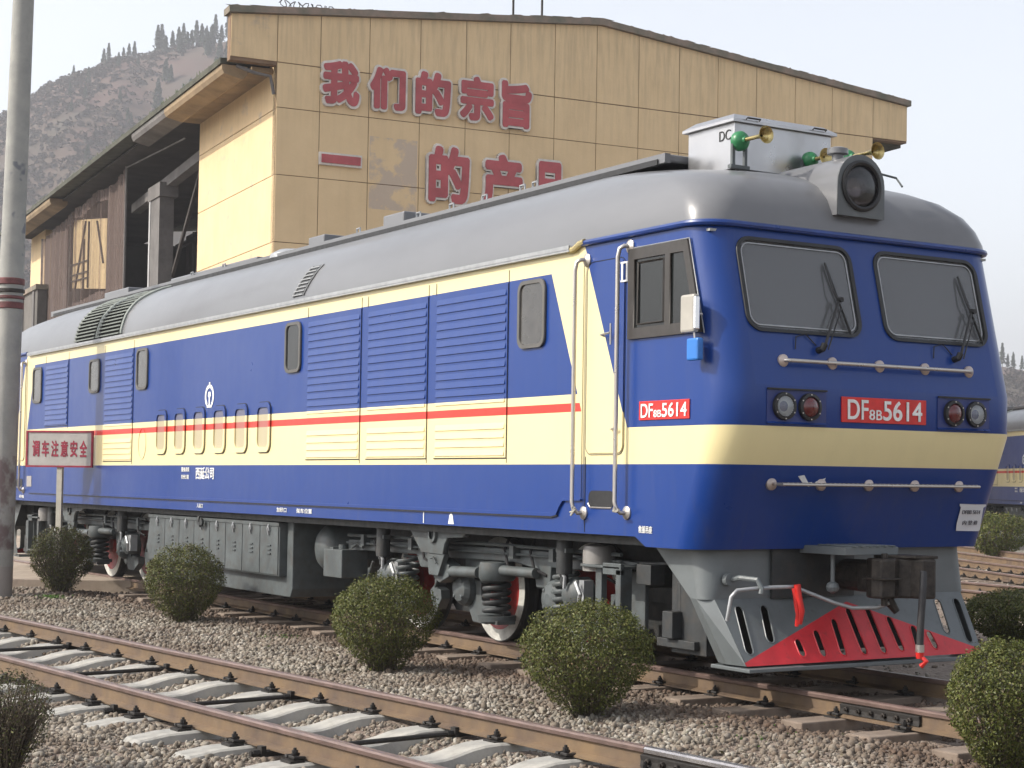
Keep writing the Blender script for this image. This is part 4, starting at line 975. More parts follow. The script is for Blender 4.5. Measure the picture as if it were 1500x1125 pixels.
# sleepers under the locomotive
wd0 = empty('timber_sleeper', (0, 0, 0), 0); tag(wd0, 'brown worn flat sleeper under the locomotive track', 'sleeper', 'brown sleepers under the locomotive')
B().box(-.13, .13, -1.28, 1.28, -.30, -.158).build('sleeper_block', 'concold', wd0, bevel=.012)
for y in (-.755, .755):
    for sg in (-1, 1): clip(wd0, y, sg)
for i in range(28):
    o = wd0 if i == 0 else copy_tree(wd0); o.location = (-5.3+.81*i+random.uniform(-.04, .04), random.uniform(-.05, .05), random.uniform(-.008, 0)); o.rotation_euler.z = random.uniform(-.015, .015)
for (ax, ay, bx, by, lab) in ((1.9, 10.15, 8, 9.6, 'first yard track behind'), (-4.4, 15.3, -2.2, 14.4, 'middle yard track'),):
    a = math.atan2(by-ay, bx-ax)
    for k in range(26):
        o = copy_tree(wd0); t = -8+.6*k; o.location = (ax+math.cos(a)*t-math.sin(a)*.75, ay+math.sin(a)*t+math.cos(a)*.75, -.03); o.rotation_euler.z = a
        o['label'] = 'worn brown sleeper under the '+lab+' the locomotive' if 'behind' in lab else 'worn brown sleeper under the middle yard track'; o['group'] = 'sleepers of the yard tracks'
# joint bars
def joint(x, y, rz, label):
    j = empty('rail_joint', (x, y, 0), rz, label, 'rail joint', 'bolted rail joints')
    for s in (-1, 1):
        g = B(); g.prism([(s*.012, -.045), (s*.040, -.052), (s*.034, -.085), (s*.040, -.125), (s*.014, -.122)], -.45, .45, 'x'); fp = g.build('joint_bar', 'rubber', j, bevel=.003)
        for k in range(6): B().lathe([(.02, 0), (.02, s*.02), (.011, s*.022), (.011, s*.035)], (-.36+.144*k, s*.038, -.085), 'y', 6).build('joint_bolt', 'iron', fp)
joint(12.72, .0715*12.72-4.365, ang, 'dark bolted joint bar on the near track at the bottom of the picture')
joint(11.35, -.755, 0, 'dark bolted joint bar on the locomotive track beside the big bush')

# ================================================================= BUSHES
MT['leaf'] = island_mat("hedge_leaf", [(.035, .042, .010), (.07, .085, .018), (.115, .13, .028), (.055, .066, .016), (.16, .165, .05), (.09, .07, .028)], .45, None, .2)
MT['leafdry'] = island_mat("dry_hedge_leaf", [(.05, .045, .022), (.07, .08, .03), (.10, .07, .05), (.06, .055, .03), (.13, .11, .07)], .6, None, .2)
MT['twig'] = paint("grey_brown_twig", (.11, .085, .06), .9, var=.3, scale=20)
def tubes_np(paths, r0, r1, n=4):
    """many thin tapered tubes: paths (m,k,3)"""
    m, k, _ = paths.shape; t = np.linspace(0, 1, k); r = r0+(r1-r0)*t
    a = np.arange(n)*2*np.pi/n
    d = np.gradient(paths, axis=1); d /= np.linalg.norm(d, axis=2)[..., None]+1e-9
    u = np.cross(d, np.array([.3, .5, .1])); u /= np.linalg.norm(u, axis=2)[..., None]+1e-9; v = np.cross(d, u)
    V = paths[:, :, None]+r[None, :, None, None]*(u[:, :, None]*np.cos(a)[None, None, :, None]+v[:, :, None]*np.sin(a)[None, None, :, None])
    V = V.reshape(-1, 3); Fq = []
    base = (np.arange(m)*k*n)[:, None, None]+(np.arange(k-1)*n)[None, :, None]+np.arange(n)[None, None, :]
    nxt = (np.arange(m)*k*n)[:, None, None]+(np.arange(k-1)*n)[None, :, None]+((np.arange(n)+1) % n)[None, None, :]
    Fq = np.stack([base, nxt, nxt+n, base+n], -1).reshape(-1, 4)
    return V, Fq
def leaves_np(P, size, N, up=.3):
    n = len(P); nrm = N+rng.normal(size=(n, 3))*.75; nrm[:, 2] += up; nrm /= np.linalg.norm(nrm, axis=1)[:, None]
    a = np.cross(nrm, rng.normal(size=(n, 3))); a /= np.linalg.norm(a, axis=1)[:, None]; b_ = np.cross(nrm, a)
    s = size*rng.uniform(.6, 1.35, n)[:, None]
    V = np.stack([P-a*s, P+b_*s*.5+nrm*s*.12, P+a*s, P-b_*s*.5+nrm*s*.12], 1).reshape(-1, 3)
    return V, (np.arange(n)[:, None]*4+np.arange(4))
def bush(x, y, z, r, h, label, n=15000, leaf='leaf', size=.0125, lowfill=.35, name='clipped_bush', stems=110, lean=0, topdense=1., dry=0, seed=0):
    t = empty(name, (x, y, z), 0, label, 'bush', 'clipped bushes beside the tracks')
    # ball crown on a fan of stems
    ph = rng.uniform(0, 7, 6)
    def rad(d):
        az = np.arctan2(d[:, 1], d[:, 0]); el = d[:, 2]
        return 1+.045*np.sin(3*az+ph[0])+.04*np.sin(5*az+ph[1]+3*el)+.03*np.sin(7*el*2+ph[2]+2*az)+.02*np.sin(11*az+ph[3])
    d = rng.normal(size=(n, 3)); d /= np.linalg.norm(d, axis=1)[:, None]
    rr = rad(d)*(1-np.abs(rng.normal(0, .11, n)))*(1+.022*rng.normal(size=n))
    core = rng.uniform(0, 1, n) < .18; rr[core] *= rng.uniform(.5, .95, core.sum())
    cz = h*.56; hz = h*.44
    P = np.stack([d[:, 0]*r*rr, d[:, 1]*r*rr, cz+d[:, 2]*np.where(d[:, 2] > 0, hz, h*.62)*rr], 1)
    # taper to the stem base and thin out low down
    zz = P[:, 2]/h; k = np.clip((zz-.02)/.42, .05, 1)**.8; P[:, 0] *= (.52+.48*k); P[:, 1] *= (.52+.48*k)
    clump = np.sin(P[:, 0]*19+ph[4])*np.sin(P[:, 1]*17+ph[5])*np.sin(P[:, 2]*15)
    keep = (rng.uniform(0, 1, n) < np.clip(lowfill+(zz-.12)/.42, .06, 1))&(zz > .03)&(rng.uniform(-1.3, 1.4, n) > -clump*.8)
    P, d = P[keep], d[keep]
    if dry:
        sel = rng.uniform(0, 1, len(P)) < dry
        v, f = leaves_np(P[sel], size, d[sel]); np_mesh('dry_foliage', v, f, 'leafdry', False, t)
        P, d = P[~sel], d[~sel]
    v, f = leaves_np(P, size, d); np_mesh('foliage', v, f, leaf, False, t)
    m = stems; az = rng.uniform(0, 6.283, m); ro = rng.uniform(.15, 1, m)**.6
    end = np.stack([np.cos(az)*r*ro*.93, np.sin(az)*r*ro*.93, cz+rng.uniform(-.15, .9, m)*hz*np.sqrt(np.clip(1-ro**2*.8, .1, 1))], 1)
    st = np.stack([np.cos(az)*rng.uniform(.0, .13, m)*r*1.6, np.sin(az)*rng.uniform(0, .13, m)*r*1.6, np.full(m, -.02)], 1)
    tt = np.linspace(0, 1, 6)[None, :, None]
    mid = st[:, None]+(end-st)[:, None]*tt; bend = np.sin(tt*np.pi)*rng.normal(size=(m, 1, 3))*.03
    mid = mid+bend; mid[:, :, 2] += (np.sin(tt[..., 0]*np.pi)*.05)
    v, f = tubes_np(mid, .0055, .0022); np_mesh('stems', v, f, 'twig', False, t)
    return t
bush(6.02, -2.33, -.2, .50, .92, 'clipped ball shaped green bush standing in front of the middle of the locomotive', 50000, size=.0115, lowfill=.5)
bush(9.62, -2.28, -.2, .515, .90, 'clipped green bush in front of the locomotive just before its front bogie steps', 54000, size=.0112, lowfill=.5)
bush(-.08, -2.14, -.2, .48, .99, 'looser green bush in front of the grey battery boxes', 40000, lowfill=.7, size=.0125, dry=.2)
bush(-6.30, -1.92, -.2, .47, 1.04, 'thin brownish bush below the warning sign at the left', 30000, lowfill=.55, size=.0145, dry=.5, stems=240)
bush(13.33, -1.46, -.2, .375, .86, 'large bright green bush cut off by the right edge of the picture', 48000, size=.0105, lowfill=.95)
bush(10.05, -6.76, -.25, .30, .68, 'sparse twiggy bush cut off by the lower left corner of the picture', 11000, lowfill=.7, size=.009, dry=.75, stems=320)
bush(6.9, 5.15, -.2, .62, .66, 'dark clipped hedge bush in the shade behind the cowcatcher', 40000, size=.016, lowfill=1.2)
bush(8.3, 5.6, -.2, .6, .66, 'dark clipped hedge bush in the shade at the right edge of the picture', 34000, size=.016, lowfill=1.2)
bush(-11.9, 23.4, -.2, .95, 1.15, 'distant round bush standing between the far yard tracks', 12000, size=.035, lowfill=.9)
# a few weeds
def weeds(name, x, y, n, s, label):
    P = np.stack([x+rng.normal(0, s, n), y+rng.normal(0, s*.7, n), GZ+rng.uniform(0, .06, n)], 1)
    v, f = leaves_np(P, .018, np.tile([0, 0, .3], (n, 1)).astype(float)); o = np_mesh(name, v, f, MT['leafweed']); return tag(o, label, 'weeds', None, 'stuff')
MT['leafweed'] = island_mat("weed_leaf", [(.05, .12, .02), (.08, .17, .03), (.06, .1, .02)], .6, None, .3)
weeds('weeds', -5.4, -2.3, 320, .13, 'low bright green weeds at the foot of the brownish bush')
weeds('weeds', 2.4, -1.9, 120, .2, 'thin green weeds on the ballast beside the fuel tank')

weeds('weeds', 11.2, -1.9, 160, .25, 'thin weeds on the ballast behind the large bush at the right')
n = 900; lx = rng.uniform(-6, 15, n); ly = np.where(rng.uniform(0, 1, n) < .6, rng.normal(-2.1, .5, n), rng.uniform(-7.5, .8, n))
kk = free(lx, ly); lx, ly = lx[kk], ly[kk]; P = np.stack([lx, ly, gh(lx, ly)+.03], 1)
v, f = leaves_np(P, .02, np.tile([0, 0, 2.0], (len(P), 1)).astype(float)); o = np_mesh('dead_leaves', v, f, 'leafdry'); tag(o, 'dry brown leaves fallen between the stones of the ballast', 'leaves', None, 'stuff')
# ================================================================= SIGN AND POLE
A_, B_ = Vector((-6.75, -2.355, 0)), Vector((-5.87, -1.615, 0)); dv = (B_-A_); bw = dv.length
sg_ = empty('warning_sign', (A_+B_)/2, math.atan2(dv.y, dv.x), 'white rectangular warning sign with red rim and red Chinese letters on a pale post', 'sign')
MT['signwhite'] = paint("sign_board_white", (.40, .38, .36), .6, var=.1, scale=3, dirt=.1)
MT['signred'] = paint("sign_red_letters", (.30, .015, .045), .6, var=.2, scale=9)
bd = B().box(-bw/2, bw/2, -.012, .0, 1.75, 2.29).build('sign_board', 'signwhite', sg_)
plate('rim', [[(-bw/2-.01, 1.74), (bw/2+.01, 1.74), (bw/2+.01, 2.30), (-bw/2-.01, 2.30)], [(-bw/2+.018, 1.768), (bw/2-.018, 1.768), (bw/2-.018, 2.272), (-bw/2+.018, 2.272)]], .03, lambda c: Vector((c.x, -.008+c.z, c.y)), 'signred', bd)
for k, ch in enumerate('调车注意安全'):
    x0 = -bw/2+.10+k*.166; fit_text('lettering', ch, x0, x0+.125, 1.90, 2.15, lambda c: Vector((c.x, -.015+c.z*-1, c.y)), 'signred', bd, .004, .028)
g = B(); g.box(-.045, .045, .0, .05, -.4, 2.1); g.build('post', paint("pale_post_paint", (.46, .43, .37), .7, dirt=.2), sg_)

pl_ = empty('utility_pole', (-6.2, -2.875, 0), 0, 'tall round grey concrete pole with a dark red band at the left edge', 'pole')
m, nt, bs = newmat("weathered_pole_concrete"); co, (x, y, z) = objxyz(nt)
n1 = ramp(nt, noise(nt, co, 3.5, 6), .35, .65); c = mixc(nt, n1, (.33, .325, .30), (.26, .26, .245))
st = ramp(nt, noise(nt, co, 3.1, 2, (1, 1, .9)), .60, .64)*z.gt(4.8)*z.lt(6.3); c = mixc(nt, st*.75, c, (.10, .11, .14))
st2 = ramp(nt, noise(nt, co, 2.3, 4, (1, 1, .7)), .47, .56)*z.gt(.5)*z.lt(1.9); c = mixc(nt, st2*.8, c, (.12, .075, .075))
st3 = z.lt(.25)*.5; c = mixc(nt, st3, c, (.24, .2, .19))
nt.links.new(c, bs.inputs["Base Color"]); bs.inputs["Roughness"].default_value = .85; bump(nt, bs, noise(nt, co, 40, 4), .3, .01)
MT['pole'] = m
LE = .014
B().cyl((0, 0, -.6), (LE*10.6*.9, LE*10.6, 10.4), .202, .142, 36).build('pole_shaft', 'pole', pl_, smooth=50)
MT['bandred'] = paint("dark_red_band", (.16, .045, .045), .6, var=.3, scale=10, dirt=.3)
zc = 4.35
for dz, h_, rr in ((.16, .10, .195), (.02, .06, .20), (-.08, .05, .198), (-.20, .10, .19)):
    B().lathe([(rr-.01, -h_/2), (rr+.006, -h_/2+.01), (rr+.006, h_/2-.01), (rr-.01, h_/2)], (LE*zc*.9, LE*zc, zc+dz), 'z', 36, cap=False).build('clamp_band', 'bandred' if dz != .02 else 'iron', pl_, smooth=40)

# ================================================================= WORKSHOP BUILDING
TH = R(84.3)
BL = Vector((-25.897, 9.092, 0))
wb = empty('workshop_building', BL, TH, 'long yellow panelled workshop with low gable and moss edged roof behind the locomotive', 'building')
def wall_mat(name, c1, c2, zt):
    m, nt, bs = newmat(name); co, (x, y, z) = objxyz(nt)
    n = ramp(nt, noise(nt, co, .9, 6), .35, .68); c = mixc(nt, n, c1, c2)
    st = ramp(nt, noise(nt, co, 1.5, 7, (2.6, 2.6, .13)), .50, .72); c = mixc(nt, st*.08, c, (.2, .15, .10))
    # soot running down from the coping, strongest at the top
    top = ramp(nt, z, zt-2.6, zt+1.6); st2 = ramp(nt, noise(nt, co, 2.3, 5, (3, 3, .25)), .45, .62)
    c = mixc(nt, top*st2*.20, c, (.10, .085, .07))
    pt = x.gt(2.75)*x.lt(4.2)*z.gt(9.4)*z.lt(11.5)*y.lt(.2)*ramp(nt, noise(nt, co, 1.4, 7), .45, .53)
    c = mixc(nt, pt*.65, c, (.40, .34, .31))
    pt2 = ramp(nt, noise(nt, co, 1.1, 8, (1, 1, 1.4)), .58, .68)*x.lt(.1); c = mixc(nt, pt2*.45, c, (.30, .27, .27))
    nt.links.new(c, bs.inputs["Base Color"]); bs.inputs["Roughness"].default_value = .88
    bump(nt, bs, noise(nt, co, 3, 6), .25, .03); return m
MT['wall'] = wall_mat("yellow_tiled_wall", (.68, .51, .30), (.62, .46, .265), 13.5)
MT['gap'] = paint("panel_seam_dark", (.2, .13, .08), .9)
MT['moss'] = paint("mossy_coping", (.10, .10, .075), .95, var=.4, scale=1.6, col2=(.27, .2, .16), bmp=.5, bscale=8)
MT['rust'] = paint("oxide_eave_paint", (.28, .20, .115), .8, var=.2, scale=1.2, dirt=.2)
MT['cgrey'] = paint("raw_concrete", (.15, .14, .135), .9, var=.2, scale=1, dirt=.3)
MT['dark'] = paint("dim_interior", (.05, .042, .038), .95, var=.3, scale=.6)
XE0, XE1, XR = -1.32, 21.75, 10.1; ZE, ZRD = 14.55, 15.75
def ztop(x): return ZE+(ZRD-ZE)*((x-XE0)/(XR-XE0) if x < XR else (XE1-x)/(XE1-XR))
fw = B()
fw.prism([(0, 0), (20.35, 0), (20.35, 13.25), (XE1, 13.25), (XE1, ZE-.03), (XR, ZRD-.03), (XE0, ZE-.03), (XE0, 13.22), (0, 13.22)], .03, .35); fo = fw.build('facade_wall', 'gap', wb)
VX = [0, 1.25, 2.70, 4.25, 5.68, 7.10, 8.57, 9.99, 11.45, 12.9, 14.31, 15.75, 17.24, 18.69, 20.34]; HZ = [0, 2.6, 4.45, 6.35, 8.23, 10.13, 12.03, 13.30]
g = B(); gp = .011
for i in range(len(VX)-1):
    for j in range(len(HZ)-1): g.box(VX[i]+gp, VX[i+1]-gp, random.uniform(-.004, .004), .03, HZ[j]+gp, HZ[j+1]-gp)
VT = [XE0]+VX+[XE1]
for i in range(len(VT)-1):
    a, b_ = VT[i]+gp, VT[i+1]-gp
    P = [(a, 13.32), (b_, 13.32), (b_, ztop(b_)-.05)]+([(XR, ztop(XR)-.05)] if a < XR < b_ else [])+[(a, ztop(a)-.05)]
    g.prism(P, random.uniform(-.004, .004), .03)
g.build('facade_panels', 'wall', wb)
g = B(); P = [(XE0-.08, ZE-.04), (XR, ZRD-.04), (XE1+.08, ZE-.04), (XE1+.08, ZE+.15), (XR, ZRD+.15), (XE0-.08, ZE+.15)]; g.prism(P, -.13, .5)
for k in range(60):
    x = rng.uniform(XE0, XE1); z = ztop(x)+.14; w_ = rng.uniform(.08, .4); g.add([(x-w_, -.12, z), (x, -.13, z+rng.uniform(.01, .05)), (x+w_, -.12, z), (x, .1, z)], [(0, 1, 2), (1, 3, 2), (0, 3, 1)])
g.build('coping', 'moss', wb)
# left side wall of panels
sw = B(); sw.box(.03, .35, .35, 8.8, 0, 13.3); sw.build('side_wall', 'gap', wb)
g = B(); VY = [0.0, 2.2, 4.4, 6.6, 8.8]; HZ2 = [0, 2.6, 4.45, 6.35, 8.23, 10.13, 12.0, 13.3]
for i in range(4):
    for j in range(7): g.box(0.0, .03, VY[i]+(.002 if i else 0.03), VY[i+1]-.002, HZ2[j]+.012, HZ2[j+1]-.012)
g.build('side_panels', 'wall', wb)
g = B(); g.box(20.05, 20.34, .35, 42, 0, 13.3); g.build('far_side_wall', 'wall', wb)
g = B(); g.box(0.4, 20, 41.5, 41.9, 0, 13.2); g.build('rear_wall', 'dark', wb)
# roof planes and eaves
g = B(); g.prism([(XE0-.15, 13.18), (XR, 14.4), (XE1+.1, 13.18), (XE1+.1, 13.34), (XR, 14.56), (XE0-.15, 13.34)], .5, 42.5); g.build('roof_slab', paint('dark_mossy_slab', (.075, .075, .055), .95, var=.3, scale=2), wb)
g = B()
for k in range(420):
    y = rng.uniform(.6, 42); h_ = rng.uniform(.03, .16); w_ = rng.uniform(.02, .1); xx = XE0-.15+rng.uniform(0, .12)
    g.add([(xx, y-w_, 13.33), (xx, y+w_, 13.33), (xx+rng.uniform(-.05, .05), y+rng.uniform(-.1, .1), 13.33+h_)], [(0, 1, 2)])
g.build('roof_weeds', paint('roof_moss_green', (.07, .10, .04), .9, var=.4, scale=2), wb, fix=False)['kind'] = 'stuff'
EP = [(-1.42, 13.17), (-1.42, 13.04), (-1.36, 12.92), (-.85, 12.80), (-.78, 12.84), (-.70, 12.95), (-.70, 13.17)]
for (a, b_, mt) in ((.5, 7.6, 'rust'), (7.62, 12.4, 'cgrey'), (28.5, 42, 'rust')):
    z_ = 0
    g = B(); g.prism([(x, max(z, 12.78+z_)) for x, z in EP], a, b_); g.build('eave_beam', mt, wb)
g = B(); g.box(-.62, 0.0, .35, 8.8, 13.05, 13.17); g.build('soffit', 'rust', wb)
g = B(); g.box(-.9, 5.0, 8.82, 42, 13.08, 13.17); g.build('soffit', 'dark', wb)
g = B(); g.tube([(-1.1, .2, 13.1), (-.6, .15, 12.95), (-.15, .12, 12.9), (-.05, .1, 12.4)], .05, 6); g.build('bracket_pipe', 'cgrey', wb)
# open bay: concrete frame, slanting braces, inner sheeting
g = B(); g.box(.0, .5, 14.4, 15.9, 0, 11.9); col_ = g.build('column', 'cgrey', wb)
g = B(); g.box(-.03, .03, 15.75, 15.95, 0, 11.9); g.build('column_trim', paint('pale_trim', (.42, .42, .42), .7), col_)
g = B(); g.box(-.05, .6, 14.2, 16.1, 11.45, 11.95); g.prism([(9.2, 13.1), (17.5, 11.0), (17.5, 11.35), (9.2, 13.2)], .3, .6, 'x') if False else None
g.build('column_head', 'cgrey', wb)
def beamp(name, pts, r, mat): return B().tube(pts, r, 4).build(name, mat, wb)
beamp('lower_beam', [(.35, 8.9, 12.2), (.35, 20, 11.75)], .24, 'cgrey')
beamp('brace', [(.5, 10.2, 12.2), (.5, 15.0, 8.2)], .07, 'dark'); beamp('brace', [(1.2, 9.0, 12.6), (1.2, 17.0, 6.0)], .1, 'dark'); beamp('brace', [(2.5, 17.5, 11.5), (2.5, 15.0, 9.0)], .06, 'rust')
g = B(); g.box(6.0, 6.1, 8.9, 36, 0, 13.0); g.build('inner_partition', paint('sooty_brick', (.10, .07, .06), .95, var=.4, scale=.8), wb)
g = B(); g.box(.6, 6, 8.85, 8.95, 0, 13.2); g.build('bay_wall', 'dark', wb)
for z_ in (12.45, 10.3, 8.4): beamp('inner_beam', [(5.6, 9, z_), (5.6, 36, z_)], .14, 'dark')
g = B()
for k in range(14): g.box(5.9, 5.96, 9.5+k*1.9, 9.62+k*1.9, 4, 13)
g.build('wall_ribs', 'cgrey', wb)
# yellow wall pieces farther along
g = B(); g.prism([(22.0, 8.85), (29.1, 9.5), (29.1, 12.4), (22.0, 11.6)], -.32, -.28, 'x'); g.build('yellow_infill', paint('faded_yellow_sheet', (.62, .46, .25), .9, dirt=.2), wb)
g = B(); g.box(-.05, .3, 38.0, 42.0, 4, 13.1); g.build('yellow_infill', 'wall', wb)
g = B(); g.box(.7, .9, 33, 38, 0, 13.0); g.build('dark_infill', 'dark', wb)
# the net curtain hung along the open bay
m = bpy.data.materials.new("brown_shade_net"); m.use_nodes = True; nt = m.node_tree; bs = nt.nodes["Principled BSDF"]; co, _ = objxyz(nt)
n1 = ramp(nt, noise(nt, co, 1.0, 6, (1, 2.2, .10)), .35, .68); c = mixc(nt, n1, (.13, .09, .075), (.065, .045, .04)); nt.links.new(c, bs.inputs["Base Color"]); bs.inputs["Roughness"].default_value = .9
tr = nt.nodes.new("ShaderNodeBsdfTransparent"); mx = nt.nodes.new("ShaderNodeMixShader"); mr = nt.nodes.new("ShaderNodeMapRange"); mr.inputs[3].default_value = .62; mr.inputs[4].default_value = .92; link(nt, n1, mr.inputs[0]); nt.links.new(mr.outputs[0], mx.inputs[0])
nt.links.new(tr.outputs[0], mx.inputs[1]); nt.links.new(bs.outputs[0], mx.inputs[2]); nt.links.new(mx.outputs[0], nt.nodes["Material Output"].inputs[0])
MT['net'] = m
net = empty('shade_net', BL, TH, 'brown see through netting hung under the eave of the workshop', 'netting')
ny_, nz_ = 90, 22; V = []; 
for i in range(ny_+1):
    y = 17.9+18.3*i/ny_
    sag = 12.9-.5*abs(math.sin((y-17.9)*.55))*.5 if y < 27 else 12.75-.05*(y-27)
    for j in range(nz_+1):
        t = j/nz_; z = 3.0+(sag-3.0)*t
        V.append((-.45+.10*math.sin(y*2.7+math.sin(y*.9)*2)*(1-t*.5)+.05*math.sin(y*7.1+z*.2), y, z))
Fc = [(i*(nz_+1)+j, (i+1)*(nz_+1)+j, (i+1)*(nz_+1)+j+1, i*(nz_+1)+j+1) for i in range(ny_) for j in range(nz_)]
thin = [f for f in Fc if 21.3 < V[f[0]][1] < 29.4 and 8.6 < V[f[0]][2] < 12.1]
np_mesh('net_cloth', np.array(V), np.array([f for f in Fc if f not in set(thin)]), 'net', True, net)
m2 = m.copy(); MT['netthin'] = m2
for n_ in m2.node_tree.nodes:
    if n_.type == 'MAP_RANGE' and abs(n_.inputs[3].default_value-.62) < .01: n_.inputs[3].default_value = .22; n_.inputs[4].default_value = .45
np_mesh('worn_net_patch', np.array(V), np.array(thin), 'netthin', True, net)
V2 = [(x+0.0, y, z) for x, y, z in [(-.4, 8.95, 12.7), (-.4, 17.9, 12.9), (3.2, 17.9, 11.8), (3.2, 8.95, 12.2)]]
g = B(); g.tube([(-.45, 17.9, 13.0), (-.45, 17.9, 3)], .05, 6); g.tube([(-.45, 36.2, 12.4), (-.45, 36.2, 3)], .05, 6); g.tube([(-.45, 8.9, 12.55), (-.45, 17.9, 12.95)], .03, 6)
g.build('net_poles', 'cgrey', net)
# scaffold frame seen through the net
sf = empty('scaffold_frame', BL, TH, 'thin steel ladder frame and leaning poles seen through the brown netting', 'scaffold')
for (y0, z0, y1, z1) in ((31.4, 9.7, 32.9, 11.8), (30.7, 9.6, 30.7, 11.9), (29.4, 9.4, 29.4, 12.6), (28.3, 9.4, 26.2, 12.0), (25.5, 9.2, 25.5, 11.9), (26.5, 9.2, 26.5, 11.3), (22.4, 9.9, 23.8, 11.7)):
    B().tube([(-.36, y0, z0), (-.36, y1, z1)], .038, 6).build('scaffold_pole', 'dark', sf)
for z_ in (9.75, 10.0, 10.45): B().tube([(-.36, 25.5, z_-.12), (-.36, 30.7, z_+.1)], .03, 6).build('crossbar', 'dark', sf)
# low concrete annexe wall at the far left
aw = empty('annexe_wall', BL, TH, 'low stained grey concrete wall under the netting beside the pole', 'wall')
g = B(); g.box(-.9, -.5, 34.3, 60, 0, 9.9); g.build('wall_face', paint("stained_grey_concrete", (.17, .155, .14), .95, var=.35, scale=.7, stretch=(1, 1, .3), dirt=.4), aw)
g = B(); g.box(-1.0, -.4, 34.2, 60, 9.9, 10.12); g.build('wall_cap', 'moss', aw)
for k in range(6): B().box(-.95, -.9, 35+3.1*k, 35.5+3.1*k, 0, 9.9).build('pilaster', 'cgrey', aw)
# rooftop aerials
for (x, h_, nm) in ((10.1-1.95-.9, 1.6, 'taller'), (10.1-2.05+.15, 1.0, 'shorter')):
    a_ = empty('roof_aerial', BL, TH, f'{nm} thin black aerial standing on the gable of the workshop', 'aerial')
    g = B(); zt = ztop(x)+.1; g.tube([(x, .2, zt), (x, .2, zt+h_)], .035, 6); g.build('mast', 'iron', a_)
    if h_ > 1.2:
        g = B(); g.tube([(x-.7, .2, zt+h_-.25), (x+.5, .2, zt+h_-.18)], .02, 5); g.tube([(x-.7, .2, zt+h_-.25), (x-.7, .2, zt+h_-.55)], .05, 5); g.build('crossbar', 'iron', a_)
g = B(); P = []
for k in range(60): P.append((.1+1.6*k/60+.06*math.sin(k*1.3), .3, 14.95+.12+.10*math.sin(k*.9)+.0*k))
g.tube(P, .014, 4); o = g.build('tangled_wire', 'iron'); o.location = BL; o.rotation_euler.z = TH; tag(o, 'tangle of wire on top of the left end of the gable', 'wire')

# the big red characters with white edges
MT['chred'] = paint("faded_red_character", (.42, .085, .095), .7, var=.15, scale=1.5, dirt=.08)
MT['chwhite'] = paint("character_white_edge", (.66, .62, .57), .75, var=.15, scale=3, dirt=.1)
CH = [('我', 1.22, 2.43, 12.20, 13.60, 'first character of the upper row, a slanted red stroke figure at its left end'), ('们', 2.62, 3.82, 12.22, 13.58, 'second character of the upper row'), ('的', 4.0, 5.22, 12.2, 13.62, 'third character of the upper row'),
      ('宗', 5.39, 6.59, 12.2, 13.66, 'fourth character of the upper row'), ('旨', 6.72, 7.82, 12.12, 13.66, 'last character of the upper row'), ('一', 1.24, 2.50, 10.52, 10.88, 'single horizontal red bar alone at the left of the lower row'),
      ('的', 4.45, 5.85, 9.67, 11.48, 'tall character in the middle of the lower row'), ('产', 6.13, 7.56, 9.55, 11.42, 'character second from the right in the lower row'), ('品', 7.8, 9.0, 9.3, 11.35, 'last character of the lower row, half hidden by the roof')]
for ch, x0, x1, z0, z1, lb in CH:
    t = empty('wall_character', BL, TH, ('red ' if not lb.startswith('single') else '')+lb, 'sign letter', 'red characters on the workshop wall')
    T1 = lambda c: Vector((c.x, -.06-c.z, c.y)); T2 = lambda c: Vector((c.x, -.125-c.z, c.y))
    if ch == '一':
        bk = B().box(x0, x1, -.10, -.004, z0, z1).build('white_backing', 'chwhite', t); B().box(x0+.06, x1-.05, -.13, -.10, z0+.06, z1-.06).build('red_face', 'chred', bk); continue
    bk = fit_text('white_backing', ch, x0, x1, z0, z1, T1, 'chwhite', t, .10, .085)
    fit_text('red_face', ch, x0+.065, x1-.06, z0+.07, z1-.07, T2, 'chred', bk, .03, .050)

# ================================================================= HILLS, FAR TREES
m, nt, bs = newmat("hill_soil_and_scrub"); co, (x, y, z) = objxyz(nt)
n1 = ramp(nt, noise(nt, co, .016, 8, None, .65), .40, .58); n2 = ramp(nt, noise(nt, co, .05, 6, None, .7), .45, .6)
c = mixc(nt, n1, (.088, .046, .038), (.05, .04, .028)); c = mixc(nt, n2*.6, c, (.07, .05, .034)); nt.links.new(c, bs.inputs["Base Color"]); bs.inputs["Roughness"].default_value = 1
MT['hill'] = m
cxy = np.array([21.5, -9.6])
def hdir(u): return 2.5379191-math.atan((u-999.3)/2604.4)
SIL = [(-900, 80), (-600, 84), (-300, 96), (-100, 110), (0, 123.5), (40, 129.5), (60, 133), (90, 136), (117, 138), (163, 142.8), (200, 143.4), (240, 146), (340, 150.5), (480, 140), (700, 105), (1000, 62), (1300, 44), (1470, 42), (1520, 40), (1800, 36), (2300, 30)]
us = np.linspace(-900, 2300, 240)
hz_ = np.interp(us, [a for a, b_ in SIL], [b_ for a, b_ in SIL])
D0 = 600.
rs = np.array([250, 300, 350, 400, 440, 480, 510, 540, 565, 585, 600, 620, 660, 740, 900.])
prof = np.array([-.02, .03, .12, .26, .40, .55, .67, .80, .90, .97, 1.0, .99, .93, .8, .5])
V = []
for u, hh in zip(us, hz_):
    a = hdir(u); ca2, sa2 = math.cos(a), math.sin(a); cosd = math.cos(a-2.5379191)
    for r_, pf in zip(rs, prof):
        d_ = r_/max(cosd, .35); nn = (math.sin(u*.031+r_*.02)+math.sin(u*.013-r_*.033)+.6*math.sin(u*.071+r_*.05))
        V.append((cxy[0]+ca2*d_, cxy[1]+sa2*d_, hh*pf+nn*4.5*(1-abs(pf*2-1))*(hh/120)-(1 if pf < 0 else 0)))
